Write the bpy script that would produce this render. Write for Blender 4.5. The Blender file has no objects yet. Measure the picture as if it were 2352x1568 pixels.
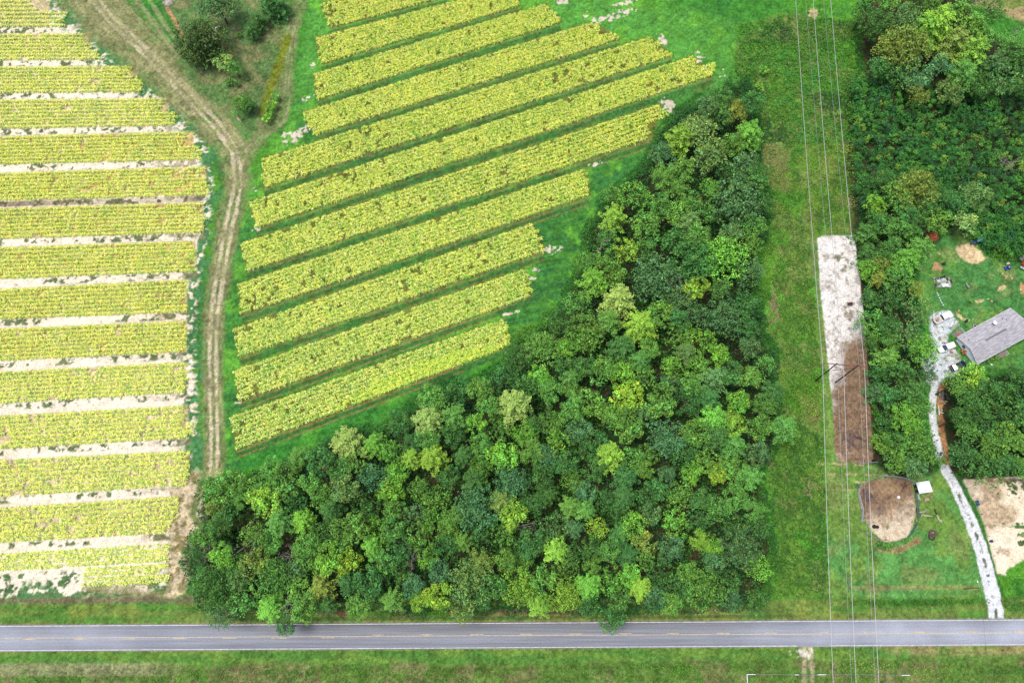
import bpy, bmesh, math, random
import numpy as np
from mathutils import Vector, Matrix
PI = math.pi
scene = bpy.context.scene
# ------------------------------------------------------------------ camera, sky, sun, exposure
CAM_H = 210.0
TILT = math.radians(19.5)
LENS = 28.0
cam_d = bpy.data.cameras.new("camera"); cam = bpy.data.objects.new("camera", cam_d)
scene.collection.objects.link(cam); scene.camera = cam
cam_d.lens = LENS; cam_d.sensor_width = 36.0; cam_d.clip_end = 3000.0
cam.location = (0, 0, CAM_H); cam.rotation_euler = (TILT, 0, 0)
SUN_EL, SUN_AZ = math.radians(74), math.radians(-100)      # azimuth from +Y towards +X
world = bpy.data.worlds.new("World"); scene.world = world; world.use_nodes = True
wn = world.node_tree
sky = wn.nodes.new("ShaderNodeTexSky"); sky.sky_type = 'NISHITA'; sky.sun_disc = False
sky.sun_elevation = SUN_EL; sky.sun_rotation = SUN_AZ; sky.air_density = 1.0; sky.dust_density = 4.0
bg = wn.nodes["Background"]; bg.inputs[1].default_value = 0.12
wn.links.new(sky.outputs[0], bg.inputs[0])
sd = bpy.data.lights.new("sun", 'SUN'); sd.energy = 2.0; sd.angle = math.radians(18); sd.color = (1.0, 0.955, 0.88)
so = bpy.data.objects.new("sun", sd); scene.collection.objects.link(so)
v = Vector((math.sin(SUN_AZ) * math.cos(SUN_EL), math.cos(SUN_AZ) * math.cos(SUN_EL), math.sin(SUN_EL)))
so.rotation_euler = v.to_track_quat('Z', 'Y').to_euler(); so.location = v * 300
scene.view_settings.view_transform = 'Standard'; scene.view_settings.look = 'None'
scene.view_settings.exposure = 1.0; scene.view_settings.gamma = 1.0
scene.render.engine = 'CYCLES'
scene.cycles.max_bounces = 6; scene.cycles.diffuse_bounces = 3; scene.cycles.transmission_bounces = 3
scene.cycles.transparent_max_bounces = 4; scene.cycles.glossy_bounces = 2

# ------------------------------------------------------------------ where a spot of the picture lies in the place
FPX = LENS / 36.0 * 2352
CT, ST = math.cos(TILT), math.sin(TILT)
def W(x, y, z=0.0):
    a = (x - 1176) / FPX; b = (784 - y) / FPX
    dy = ST + b * CT; dz = -CT + b * ST
    k = (z - CAM_H) / dz
    return Vector((a * k, dy * k, z))
def PX(X, Y, Z=0.0):          # numpy inverse
    Zr = Z - CAM_H
    d = Y * ST - Zr * CT; u = Y * CT + Zr * ST
    return 1176 + FPX * X / d, 784 - FPX * u / d
def heading(x0, y0, x1, y1):
    a = W(x0, y0); b = W(x1, y1)
    return math.atan2(b.y - a.y, b.x - a.x)
def s2l(c):
    c = np.asarray(c, dtype=np.float64) / 255.0
    return np.where(c <= 0.04045, c / 12.92, ((c + 0.055) / 1.055) ** 2.4)
GAIN = 2.3
def A(r, g, b):               # albedo of something that reads r,g,b in plain daylight
    return np.minimum(s2l((r, g, b)) / GAIN, 0.82)
def A4(r, g, b): return tuple(float(x) for x in A(r, g, b)) + (1.0,)

# ------------------------------------------------------------------ objects, tags
col = scene.collection
def tag(o, label=None, cat=None, group=None, kind=None):
    if label: o["label"] = label
    if cat: o["category"] = cat
    if group: o["group"] = group
    if kind: o["kind"] = kind
    return o
def empty(name, loc=(0, 0, 0), rz=0.0, label=None, cat=None, group=None):
    o = bpy.data.objects.new(name, None); col.objects.link(o)
    o.location = loc; o.rotation_euler = (0, 0, rz); o.empty_display_size = 0.3
    return tag(o, label, cat, group)
def link(name, me, parent=None, loc=None, rz=None):
    o = bpy.data.objects.new(name, me); col.objects.link(o)
    if parent: o.parent = parent
    if loc is not None: o.location = loc
    if rz is not None: o.rotation_euler = (0, 0, rz)
    return o

# ------------------------------------------------------------------ noise
_ng = np.random.RandomState(5).rand(64, 256, 256)
def vnoise(x, y, s):
    g = _ng[s % 64]
    xi = np.floor(x).astype(np.int64); yi = np.floor(y).astype(np.int64)
    fx = x - xi; fy = y - yi
    fx = fx * fx * (3 - 2 * fx); fy = fy * fy * (3 - 2 * fy)
    x0 = xi & 255; x1 = (xi + 1) & 255; y0 = yi & 255; y1 = (yi + 1) & 255
    return (g[x0, y0] * (1 - fx) + g[x1, y0] * fx) * (1 - fy) + (g[x0, y1] * (1 - fx) + g[x1, y1] * fx) * fy
def fbm(x, y, scale, s, oct=4):
    t = 0; a = 0.5; n = 0
    x = x / scale; y = y / scale
    for i in range(oct):
        t = t + a * vnoise(x + 17.3 * i, y + 9.1 * i, s + i * 7); n += a
        a *= 0.55; x = x * 2.03; y = y * 2.03
    return t / n
def sstep(a, b, x):
    t = np.clip((x - a) / (b - a), 0, 1); return t * t * (3 - 2 * t)
def poly_sd(U, V, pts, margin=60):
    """signed distance in picture units, positive inside; far outside = -margin"""
    P = np.array(pts, float)
    out = np.full(U.shape, -float(margin))
    sel = (U > P[:, 0].min() - margin) & (U < P[:, 0].max() + margin) & (V > P[:, 1].min() - margin) & (V < P[:, 1].max() + margin)
    u = U[sel]; v = V[sel]
    if u.size == 0: return out
    d = np.full(u.shape, 1e12); ins = np.zeros(u.shape, bool)
    n = len(P)
    for i in range(n):
        x0, y0 = P[i]; x1, y1 = P[(i + 1) % n]
        dx, dy = x1 - x0, y1 - y0; L = dx * dx + dy * dy + 1e-9
        t = np.clip(((u - x0) * dx + (v - y0) * dy) / L, 0, 1)
        d = np.minimum(d, (u - x0 - t * dx) ** 2 + (v - y0 - t * dy) ** 2)
        if y0 != y1:
            c = ((y0 > v) != (y1 > v)) & (u < (x1 - x0) * (v - y0) / (y1 - y0) + x0)
            ins ^= c
    d = np.sqrt(d)
    out[sel] = np.where(ins, d, -d)
    return out
def line_d(U, V, pts, margin=80):
    """(distance to polyline, signed side offset, running length)"""
    P = np.array(pts, float)
    D = np.full(U.shape, 1e4); S = np.zeros(U.shape); T = np.zeros(U.shape)
    sel = (U > P[:, 0].min() - margin) & (U < P[:, 0].max() + margin) & (V > P[:, 1].min() - margin) & (V < P[:, 1].max() + margin)
    u = U[sel]; v = V[sel]
    d = np.full(u.shape, 1e4); sg = np.zeros(u.shape); tt = np.zeros(u.shape); acc = 0
    for i in range(len(P) - 1):
        x0, y0 = P[i]; x1, y1 = P[i + 1]
        dx, dy = x1 - x0, y1 - y0; L = math.hypot(dx, dy)
        t = np.clip(((u - x0) * dx + (v - y0) * dy) / (L * L), 0, 1)
        q = np.hypot(u - x0 - t * dx, v - y0 - t * dy)
        b = q < d
        side = ((u - x0) * dy - (v - y0) * dx) / L
        d = np.where(b, q, d); sg = np.where(b, np.sign(side) * q, sg); tt = np.where(b, acc + t * L, tt)
        acc += L
    D[sel] = d; S[sel] = sg; T[sel] = tt
    return D, S, T

# ------------------------------------------------------------------ materials
def new_mat(name):
    m = bpy.data.materials.new(name); m.use_nodes = True
    return m, m.node_tree, m.node_tree.nodes["Principled BSDF"]
def M(name, rgb, rough=0.7, metal=0.0, noise=0.0, scale=4.0, spec=0.3, coat=0.0, second=None):
    m, nt, b = new_mat(name)
    b.inputs["Roughness"].default_value = rough; b.inputs["Metallic"].default_value = metal
    b.inputs["Specular IOR Level"].default_value = spec
    if coat: b.inputs["Coat Weight"].default_value = coat; b.inputs["Coat Roughness"].default_value = 0.05
    c = A4(*rgb)
    b.inputs["Base Color"].default_value = c; m.diffuse_color = c
    if noise:
        tc = nt.nodes.new("ShaderNodeTexCoord"); n = nt.nodes.new("ShaderNodeTexNoise")
        n.inputs["Scale"].default_value = scale; n.inputs["Detail"].default_value = 5
        r = nt.nodes.new("ShaderNodeValToRGB")
        c2 = A4(*second) if second else tuple(x * (1 - noise) for x in c[:3]) + (1,)
        r.color_ramp.elements[0].position = 0.35; r.color_ramp.elements[1].position = 0.65
        r.color_ramp.elements[0].color = c2; r.color_ramp.elements[1].color = c
        nt.links.new(tc.outputs["Object"], n.inputs["Vector"]); nt.links.new(n.outputs["Fac"], r.inputs[0])
        nt.links.new(r.outputs[0], b.inputs["Base Color"])
    return m
def mat_ground():
    m, nt, b = new_mat("ground_cover")
    at = nt.nodes.new("ShaderNodeAttribute"); at.attribute_name = "Col"
    geo = nt.nodes.new("ShaderNodeNewGeometry")
    n1 = nt.nodes.new("ShaderNodeTexNoise"); n1.inputs["Scale"].default_value = 2.6; n1.inputs["Detail"].default_value = 6; n1.inputs["Roughness"].default_value = 0.7
    mr = nt.nodes.new("ShaderNodeMapRange"); mr.inputs[1].default_value = 0.3; mr.inputs[2].default_value = 0.7; mr.inputs[3].default_value = 0.6; mr.inputs[4].default_value = 1.4
    mx = nt.nodes.new("ShaderNodeMix"); mx.data_type = 'RGBA'; mx.blend_type = 'MULTIPLY'; mx.inputs[0].default_value = 1
    nt.links.new(geo.outputs["Position"], n1.inputs["Vector"]); nt.links.new(n1.outputs["Fac"], mr.inputs[0])
    nt.links.new(at.outputs["Color"], mx.inputs[6]); nt.links.new(mr.outputs[0], mx.inputs[7])
    nt.links.new(mx.outputs[2], b.inputs["Base Color"])
    b.inputs["Roughness"].default_value = 1.0; b.inputs["Specular IOR Level"].default_value = 0.05
    bp = nt.nodes.new("ShaderNodeBump"); bp.inputs["Strength"].default_value = 0.9; bp.inputs["Distance"].default_value = 0.3
    n2 = nt.nodes.new("ShaderNodeTexNoise"); n2.inputs["Scale"].default_value = 3.5; n2.inputs["Detail"].default_value = 4
    nt.links.new(geo.outputs["Position"], n2.inputs["Vector"])
    nt.links.new(n2.outputs["Fac"], bp.inputs["Height"]); nt.links.new(bp.outputs[0], b.inputs["Normal"])
    return m
def mat_leaf(name, use_obj, trans=0.25, rough=0.55, spec=0.25):
    m, nt, b = new_mat(name)
    at = nt.nodes.new("ShaderNodeAttribute"); at.attribute_name = "Col"
    src = at.outputs["Color"]
    if use_obj:
        oi = nt.nodes.new("ShaderNodeObjectInfo")
        mx = nt.nodes.new("ShaderNodeMix"); mx.data_type = 'RGBA'; mx.blend_type = 'MULTIPLY'; mx.inputs[0].default_value = 1
        nt.links.new(at.outputs["Color"], mx.inputs[6]); nt.links.new(oi.outputs["Color"], mx.inputs[7]); src = mx.outputs[2]
    b.inputs["Roughness"].default_value = rough; b.inputs["Specular IOR Level"].default_value = spec
    nt.links.new(src, b.inputs["Base Color"])
    tr = nt.nodes.new("ShaderNodeBsdfTranslucent"); ms = nt.nodes.new("ShaderNodeMixShader"); ms.inputs[0].default_value = trans
    nt.links.new(src, tr.inputs[0]); nt.links.new(b.outputs[0], ms.inputs[1]); nt.links.new(tr.outputs[0], ms.inputs[2])
    nt.links.new(ms.outputs[0], nt.nodes["Material Output"].inputs[0])
    return m
GROUND = mat_ground()
LEAF = mat_leaf("tree_leaves", True)
WEED = mat_leaf("weed_leaves", False)
CROP = mat_leaf("tobacco_leaves", False, 0.3, 0.5, 0.4)
BARK = M("bark", (120, 105, 85), 0.9, noise=0.4, scale=3)
DEADWOOD = M("bleached_dead_wood", (205, 195, 185), 0.9, noise=0.3, scale=2)

# ------------------------------------------------------------------ mesh from arrays
def mesh_np(name, V, F, C=None, mats=(), smooth=False, mi=None):
    V = np.asarray(V, np.float32); F = np.asarray(F, np.int32)
    me = bpy.data.meshes.new(name)
    k = F.shape[1]
    me.vertices.add(len(V)); me.vertices.foreach_set("co", V.ravel())
    me.loops.add(F.size); me.loops.foreach_set("vertex_index", F.ravel())
    me.polygons.add(len(F))
    me.polygons.foreach_set("loop_start", np.arange(0, F.size, k, dtype=np.int32))
    me.polygons.foreach_set("loop_total", np.full(len(F), k, np.int32))
    if mi is not None: me.polygons.foreach_set("material_index", np.asarray(mi, np.int32))
    me.update(calc_edges=True)
    if C is not None:
        a = me.color_attributes.new("Col", 'FLOAT_COLOR', 'POINT')
        c4 = np.ones((len(V), 4), np.float32); c4[:, :3] = C
        a.data.foreach_set("color", c4.ravel())
    for m in mats: me.materials.append(m)
    if smooth: me.polygons.foreach_set("use_smooth", np.ones(len(F), bool))
    return me
def leaves(P, N, L, C, rs, wid=0.62, cup=0.0):
    """P centres (n,3), N normals (n,3), L lengths (n,), C colours (n,3) -> verts, quads, colours"""
    n = len(P)
    N = N / (np.linalg.norm(N, axis=1, keepdims=True) + 1e-9)
    t = rs.randn(n, 3); t -= (t * N).sum(1, keepdims=True) * N
    t /= (np.linalg.norm(t, axis=1, keepdims=True) + 1e-9)
    b = np.cross(N, t)
    L = L[:, None]
    V = np.empty((n, 4, 3))
    V[:, 0] = P - t * L * 0.5; V[:, 1] = P + b * L * wid * 0.5 + N * L * cup
    V[:, 2] = P + t * L * 0.5; V[:, 3] = P - b * L * wid * 0.5 + N * L * cup
    F = np.arange(n * 4).reshape(n, 4)
    return V.reshape(-1, 3), F, np.repeat(C, 4, axis=0)
def tube_np(path, radii, sides=6):
    V = []; F = []
    for i, (p, r) in enumerate(zip(path, radii)):
        p = Vector(p)
        d = (Vector(path[min(i + 1, len(path) - 1)]) - Vector(path[max(i - 1, 0)])).normalized()
        a = d.orthogonal().normalized(); b = d.cross(a)
        for k in range(sides):
            an = 2 * PI * k / sides
            V.append(tuple(p + (a * math.cos(an) + b * math.sin(an)) * r))
        if i:
            o = (i - 1) * sides
            for k in range(sides):
                F.append((o + k, o + (k + 1) % sides, o + sides + (k + 1) % sides, o + sides + k))
    return V, F
def join_tubes(ts):
    V = []; F = []
    for v, f in ts:
        o = len(V); V += v; F += [tuple(i + o for i in q) for q in f]
    return np.array(V), np.array(F)

# ------------------------------------------------------------------ solid parts (bmesh)
class MB:
    def __init__(s): s.bm = bmesh.new()
    def _x(s, geo, M4):
        bmesh.ops.transform(s.bm, matrix=M4, verts=geo)
    def box(s, cx, cy, cz, lx, ly, lz, rz=0, rx=0, ry=0, taper=None, bev=0.0):
        g = bmesh.ops.create_cube(s.bm, size=1)["verts"]
        if taper:
            for q in g:
                if q.co.z > 0: q.co.x *= taper[0]; q.co.y *= taper[1]
        m = Matrix.Translation((cx, cy, cz)) @ Matrix.Rotation(rz, 4, 'Z') @ Matrix.Rotation(ry, 4, 'Y') @ Matrix.Rotation(rx, 4, 'X') @ Matrix.Diagonal((lx, ly, lz, 1))
        s._x(g, m)
        if bev:
            ed = list({e for q in g for e in q.link_edges})
            bmesh.ops.bevel(s.bm, geom=ed, offset=bev, segments=2, affect='EDGES', profile=0.5)
        return s
    def cyl(s, cx, cy, cz, r, h, axis='Z', r2=None, seg=16, caps=True):
        g = bmesh.ops.create_cone(s.bm, cap_ends=caps, segments=seg, radius1=r, radius2=r if r2 is None else r2, depth=h)["verts"]
        R = {'Z': Matrix.Identity(4), 'X': Matrix.Rotation(PI / 2, 4, 'Y'), 'Y': Matrix.Rotation(PI / 2, 4, 'X')}[axis]
        s._x(g, Matrix.Translation((cx, cy, cz)) @ R); return s
    def ball(s, cx, cy, cz, rx, ry=None, rz=None, sub=2):
        g = bmesh.ops.create_icosphere(s.bm, subdivisions=sub, radius=1)["verts"]
        s._x(g, Matrix.Translation((cx, cy, cz)) @ Matrix.Diagonal((rx, ry or rx, rz or rx, 1))); return s
    def bar(s, p0, p1, r, seg=6, r2=None):
        p0 = Vector(p0); p1 = Vector(p1); d = p1 - p0
        g = bmesh.ops.create_cone(s.bm, cap_ends=True, segments=seg, radius1=r, radius2=r2 or r, depth=d.length)["verts"]
        s._x(g, Matrix.Translation((p0 + p1) / 2) @ d.to_track_quat('Z', 'Y').to_matrix().to_4x4()); return s
    def prism(s, pts, z0, z1):
        lo = [s.bm.verts.new((x, y, z0)) for x, y in pts]; hi = [s.bm.verts.new((x, y, z1)) for x, y in pts]
        n = len(pts); s.bm.faces.new(lo[::-1]); s.bm.faces.new(hi)
        for i in range(n): s.bm.faces.new((lo[i], lo[(i + 1) % n], hi[(i + 1) % n], hi[i]))
        return s
    def torus(s, cx, cy, cz, R, r, seg=24, sides=10, flat=1.0, rx=0, ry=0):
        vs = []
        for i in range(seg):
            a = 2 * PI * i / seg; row = []
            for j in range(sides):
                b = 2 * PI * j / sides
                row.append(s.bm.verts.new(((R + r * math.cos(b)) * math.cos(a), (R + r * math.cos(b)) * math.sin(a), r * flat * math.sin(b))))
            vs.append(row)
        for i in range(seg):
            for j in range(sides):
                s.bm.faces.new((vs[i][j], vs[(i + 1) % seg][j], vs[(i + 1) % seg][(j + 1) % sides], vs[i][(j + 1) % sides]))
        s._x([q for r_ in vs for q in r_], Matrix.Translation((cx, cy, cz)) @ Matrix.Rotation(rx, 4, 'X') @ Matrix.Rotation(ry, 4, 'Y')); return s
    def loft(s, secs, close=True):
        rows = [[s.bm.verts.new(p) for p in sec] for sec in secs]
        n = len(rows[0])
        for a, b in zip(rows, rows[1:]):
            for i in range(n if close else n - 1):
                s.bm.faces.new((a[i], a[(i + 1) % n], b[(i + 1) % n], b[i]))
        s.bm.faces.new(rows[0][::-1]); s.bm.faces.new(rows[-1]); return s
    def done(s, name, mat, parent=None, loc=None, rz=None, smooth=False):
        bmesh.ops.recalc_face_normals(s.bm, faces=s.bm.faces)
        me = bpy.data.meshes.new(name); s.bm.to_mesh(me); s.bm.free(); me.materials.append(mat)
        if smooth: me.polygons.foreach_set("use_smooth", np.ones(len(me.polygons), bool))
        return link(name, me, parent, loc, rz)
# ================================================================== LAYOUT (picture units, 2352 wide)
# planted strips: left-top, left-bottom, right-top, right-bottom corners, and stagger of row ends (right), starts (left)
LS = [  # y top/bottom at left edge (x=0) and at x right; row end x's
 (-12, 62, -12, 60, [72, 70, 74, 90, 155, 150, 148, 152]),
 (77, 137, 75, 135, [193, 191, 194, 200, 212, 224, 230, 229]),
 (152, 213, 150, 209, [303, 300, 302, 318, 328, 330, 328, 326]),
 (228, 295, 224, 287, [375, 373, 371, 368, 402, 408, 405, 402]),
 (312, 377, 302, 367, [430, 428, 424, 427, 460, 466, 463, 464]),
 (396, 460, 383, 449, [470, 466, 462, 472, 478, 484, 482, 480]),
 (477, 548, 465, 535, [471, 454, 462, 470, 474, 470, 468, 463]),
 (567, 640, 553, 624, [438, 446, 452, 450, 452, 451, 450, 449]),
 (663, 732, 641, 717, [434, 430, 433, 430, 425, 424, 432, 428]),
 (754, 828, 736, 808, [424, 426, 430, 428, 432, 428, 431, 424]),
 (853, 926, 831, 901, [430, 420, 435, 428, 433, 423, 429, 426]),
 (953, 1030, 931, 1006, [424, 421, 425, 424, 447, 440, 446, 432]),
 (1055, 1140, 1034, 1115, [437, 436, 435, 436, 434, 434, 432, 430]),
 (1165, 1246, 1137, 1221, [408, 411, 410, 409, 410, 398, 393, 390]),
]
RS = [
 ((737, 8), (758, 63), (1010, -68), (1030, -10), [0]*8, [0, 4, 2, 8, 0, 3, 0, 4]),
 ((726, 86), (738, 146), (1180, -34), (1195, 12), [0]*8, [3, 0, 2, 5, 0, 4, 0, 0]),
 ((720, 169), (729, 228), (1254, 8), (1290, 49), [0, 0, -6, 2, 6, -2, 4, 0], [0, 4, 8, 0, 3, 0, 2, 0]),
 ((696, 257), (721, 309), (1359, 50), (1425, 88), [0, 8, 0, -10, -20, 0, 4, 2], [0, 3, -4, 5, 0, 0, 4, 0]),
 ((604, 363), (604, 431), (1492, 84), (1545, 127), [0, 0, 6, 6, -14, -4, 2, 4], [0, -7, 0, 6, 0, -5, 4, 6]),
 ((574, 463), (588, 523), (1590, 129), (1640, 171), [0, 0, -3, -8, 26, 22, 10, 0], [0, 0, 3, 4, 0, 4, 5, 0]),
 ((552, 559), (567, 622), (1518, 237), (1500, 315), [0, 6, 18, 26, -20, -14, -8, -12], [0, 2, 5, 0, 4, 7, 4, 0]),
 ((547, 651), (554, 721), (1346, 386), (1355, 447), [0, 2, -4, 4, 0, -2, 2, 0], [0, 5, 0, 3, 4, 0, 5, 0]),
 ((538, 754), (549, 819), (1222, 512), (1252, 575), [0, 0, 8, 0, 8, -5, 0, 0], [0, 4, 0, 6, 0, 3, 4, 0]),
 ((538, 850), (549, 921), (1205, 616), (1222, 678), [0, 0, 6, -5, 6, 2, 6, -5], [0, 4, 2, 0, 6, 6, 0, 3]),
 ((531, 955), (543, 1032), (1157, 731), (1172, 792), [0, 4, 8, 3, -5, 6, 2, 2], [0, 0, 4, 0, 20, 6, 7, 0]),
]
ROWS = []     # every crop row: (x0,y0,x1,y1,strip id)
for i, (a, b, c, d, ends) in enumerate(LS):
    for k in range(8):
        t = (k + 0.5) / 8; xe = ends[k]
        y0 = a + (b - a) * t; y1 = c + (d - c) * t
        ROWS.append((-95, y0 - (y1 - y0) * 95 / 420, xe, y0 + (y1 - y0) * xe / 420, 'L%d' % i))
for k in range(4):
    ROWS.append((-95, 1281.5 + 10.2 * k, 389 - (k % 3), 1251.5 + 10.4 * k, 'L14'))
for k, (xs, xe) in enumerate([(196, 388), (190, 370), (193, 389), (191, 384)]):
    ROWS.append((xs, 1307.5 + 11.3 * k, xe, 1299 + 11.3 * k, 'L14'))
for i, (lt, lb, rt, rb, je, js) in enumerate(RS):
    for k in range(8):
        t = (k + 0.5) / 8
        x0 = lt[0] + (lb[0] - lt[0]) * t + js[k]; y0 = lt[1] + (lb[1] - lt[1]) * t
        x1 = rt[0] + (rb[0] - rt[0]) * t; y1 = rt[1] + (rb[1] - rt[1]) * t
        sl = (y1 - y0) / (x1 - x0)
        ROWS.append((x0, y0 + sl * js[k], x1 + je[k], y1 + sl * je[k], 'R%d' % i))

WOOD = [(455, 1105), (510, 1095), (560, 1090), (640, 1062), (700, 1035), (790, 995), (860, 990), (930, 955), (1000, 890),
        (1100, 875), (1160, 840), (1190, 780), (1240, 755), (1300, 700), (1335, 610), (1360, 520), (1410, 440), (1480, 385),
        (1515, 305), (1570, 255), (1630, 225), (1700, 195), (1735, 225), (1735, 300), (1735, 380), (1760, 440), (1765, 500),
        (1745, 560), (1735, 640), (1745, 720), (1775, 820), (1775, 880), (1800, 950), (1775, 1030), (1745, 1080),
        (1760, 1150), (1775, 1240), (1770, 1330), (1745, 1388), (1600, 1395), (1400, 1400), (1200, 1400), (900, 1402), (700, 1408),
        (560, 1418), (455, 1395), (440, 1330), (420, 1290), (455, 1200)]
EASTW = [(1975, 420), (2090, 400), (2200, 440), (2205, 500), (2150, 560), (2110, 600), (2105, 670), (2115, 740), (2140, 790),
         (2145, 850), (2130, 900), (2122, 960), (2158, 1035), (2160, 1075), (2090, 1085), (2020, 1050), (2003, 900), (1990, 700), (1980, 560)]
SOUTHW = [(2185, 868), (2225, 850), (2290, 865), (2340, 855), (2440, 850), (2440, 1085), (2330, 1085), (2250, 1092), (2195, 1075), (2185, 960)]
NORTHW = [(1990, 30), (2060, -40), (2240, -40), (2260, 60), (2330, 90), (2440, 110), (2440, 230), (2300, 210), (2200, 190), (2110, 230), (2010, 190)]
THICK = [(1955, 180), (2000, 160), (2110, 200), (2200, 170), (2300, 130), (2440, 150), (2440, 560), (2340, 590), (2270, 560), (2215, 520), (2120, 470),
         (1985, 470), (1962, 380), (1965, 280)]
CORR = [(1700, 60), (1800, 30), (1960, 50), (1965, 200), (1960, 380), (1985, 560), (1960, 540), (1876, 542), (1880, 560), (1862, 560), (1880, 700), (1888, 860),
        (1893, 1000), (1898, 1150), (1905, 1340), (1895, 1372), (1770, 1372), (1785, 1240), (1762, 1100), (1800, 960),
        (1775, 850), (1750, 700), (1750, 600), (1770, 500), (1745, 380), (1735, 240), (1690, 170)]
TRACK = [(170, -60), (250, 40), (345, 130), (430, 220), (500, 290), (540, 350), (547, 420), (525, 520), (507, 620), (492, 720), (488, 800), (489, 900),
         (492, 1000), (490, 1080), (478, 1130), (462, 1180)]
TRACK2 = [(700, -40), (683, 20), (666, 80), (658, 150), (655, 220), (640, 270), (600, 310), (568, 350)]
ARENA = [(1877, 545), (1890, 542), (1960, 540), (1964, 560), (1975, 640), (1988, 760), (1997, 900), (2006, 1030), (2007, 1060), (1985, 1066), (1950, 1063), (1925, 1058), (1918, 1040),
         (1912, 930), (1906, 870), (1895, 760), (1884, 660)]
PEN = [(1970.8, 1119), (1994.5, 1106), (2017.5, 1098.4), (2039, 1096), (2071, 1098.4), (2094.5, 1106), (2100, 1131.7), (2101.5, 1158.6),
       (2102.8, 1184), (2094.5, 1213.7), (2083, 1233), (2058.6, 1242), (2031.6, 1245), (2009.8, 1226.6), (1981.6, 1188), (1976, 1160), (1970, 1135)]
DRIVE = [(2148, 880), (2140, 930), (2146, 990), (2158, 1040), (2170, 1075), (2190, 1110), (2215, 1162), (2240, 1220), (2258, 1275), (2272, 1330), (2285, 1380), (2290, 1425)]
PARK = [(2139, 724), (2165, 714), (2187, 714), (2200, 744), (2176, 763), (2176, 783), (2190, 800), (2205, 824), (2205, 848), (2165, 873), (2151, 888), (2129, 875), (2118, 824), (2141, 804), (2138, 750)]
PAST1 = [(2213, 1102), (2280, 1098), (2352, 1092), (2460, 1088), (2460, 1205), (2352, 1206), (2262, 1206), (2253, 1181), (2233, 1140)]
PAST2 = [(2262, 1206), (2320, 1208), (2352, 1214), (2460, 1222), (2460, 1230), (2400, 1262), (2352, 1284), (2325, 1300), (2313, 1306), (2310, 1322), (2292, 1316), (2284, 1290), (2273, 1246)]

# ================================================================== GROUND
STEP = 0.26
gx = np.arange(-182, 182, STEP); gy = np.arange(-30, 206, STEP)
XX, YY = np.meshgrid(gx, gy)
nxg, nyg = len(gx), len(gy)
U, V = PX(XX, YY)
R_ = np.random.RandomState(11)
def mixc(c, m, new):
    m = m[..., None]
    return c * (1 - m) + np.asarray(new) * m
n_big = fbm(XX, YY, 38, 1); n_mid = fbm(XX, YY, 9, 2); n_small = fbm(XX, YY, 2.2, 3); n_fine = fbm(XX, YY, 0.9, 4, 3)
n_mid2 = fbm(XX, YY, 6, 12); n_sm2 = fbm(XX, YY, 1.6, 20)
def streak(ang, lx, ly, s):
    c, q = math.cos(ang), math.sin(ang)
    return fbm((XX * c + YY * q) / lx, (-XX * q + YY * c) / ly, 1.0, s, 3)
def blob(x, y, rx, ry=None, rot=0, rag=0.5):
    ry = ry or rx
    dx = U - x; dy = V - y; c, q = math.cos(rot), math.sin(rot)
    d = np.hypot((dx * c + dy * q) / rx, (-dx * q + dy * c) / ry)
    return sstep(.25, .48, (1.12 - d) * .8 + (n_sm2 - .5) * 2.0 * rag + (n_fine - .5) * 3.0 * rag) * (d < 2.2)
C = np.zeros(XX.shape + (3,)) + A(78, 150, 58)
C = mixc(C, sstep(0.42, 0.62, n_big), A(96, 165, 55))
C = mixc(C, sstep(0.5, 0.68, n_mid) * 0.6, A(56, 128, 62))
region = np.zeros(XX.shape, np.int8)          # 0 ground, 1 track, 2 driveway, 3 arena, 4 paddock, 5 left field, 6 right field
# ---- right field grass: mown, saturated, streaked along the rows
RF = [(720, -40), (1240, -60), (1700, 60), (1700, 190), (1500, 330), (1400, 450), (1340, 560), (1300, 690), (1180, 800), (1000, 890), (800, 990), (560, 1080), (505, 1080), (510, 800), (530, 560), (600, 380), (640, 300), (690, 160)]
sdR = poly_sd(U, V, RF, 90) + (n_mid - .5) * 30
st = streak(0.22, 14, 0.8, 31)
m = sstep(-20, 15, sdR)
g = mixc(np.zeros_like(C) + A(84, 154, 62), sstep(0.35, 0.65, st), A(66, 130, 68)); g = mixc(g, sstep(330, 120, V) * .7, A(108, 184, 76))
g = mixc(g, sstep(0.52, 0.66, n_mid2) * 0.7, A(116, 188, 66))
C = C * (1 - m[..., None]) + g * m[..., None]
# curved mower lines at the wood's edge
st2 = streak(0.75, 16, 0.9, 33)
m = sstep(-40, 10, poly_sd(U, V, [(1240, 700), (1330, 560), (1400, 450), (1560, 250), (1700, 170), (1720, 60), (1500, 20), (1560, 200), (1380, 380), (1240, 600)], 90))
C = mixc(C, m * sstep(0.4, 0.7, st2) * 0.6, A(88, 150, 60))
m = sstep(-15, 20, poly_sd(U, V, [(560, 1050), (800, 960), (1100, 850), (1180, 800), (1180, 840), (900, 950), (760, 1000), (620, 1070), (520, 1100)], 60))
C = mixc(C, m * 0.7, A(66, 150, 56))
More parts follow.
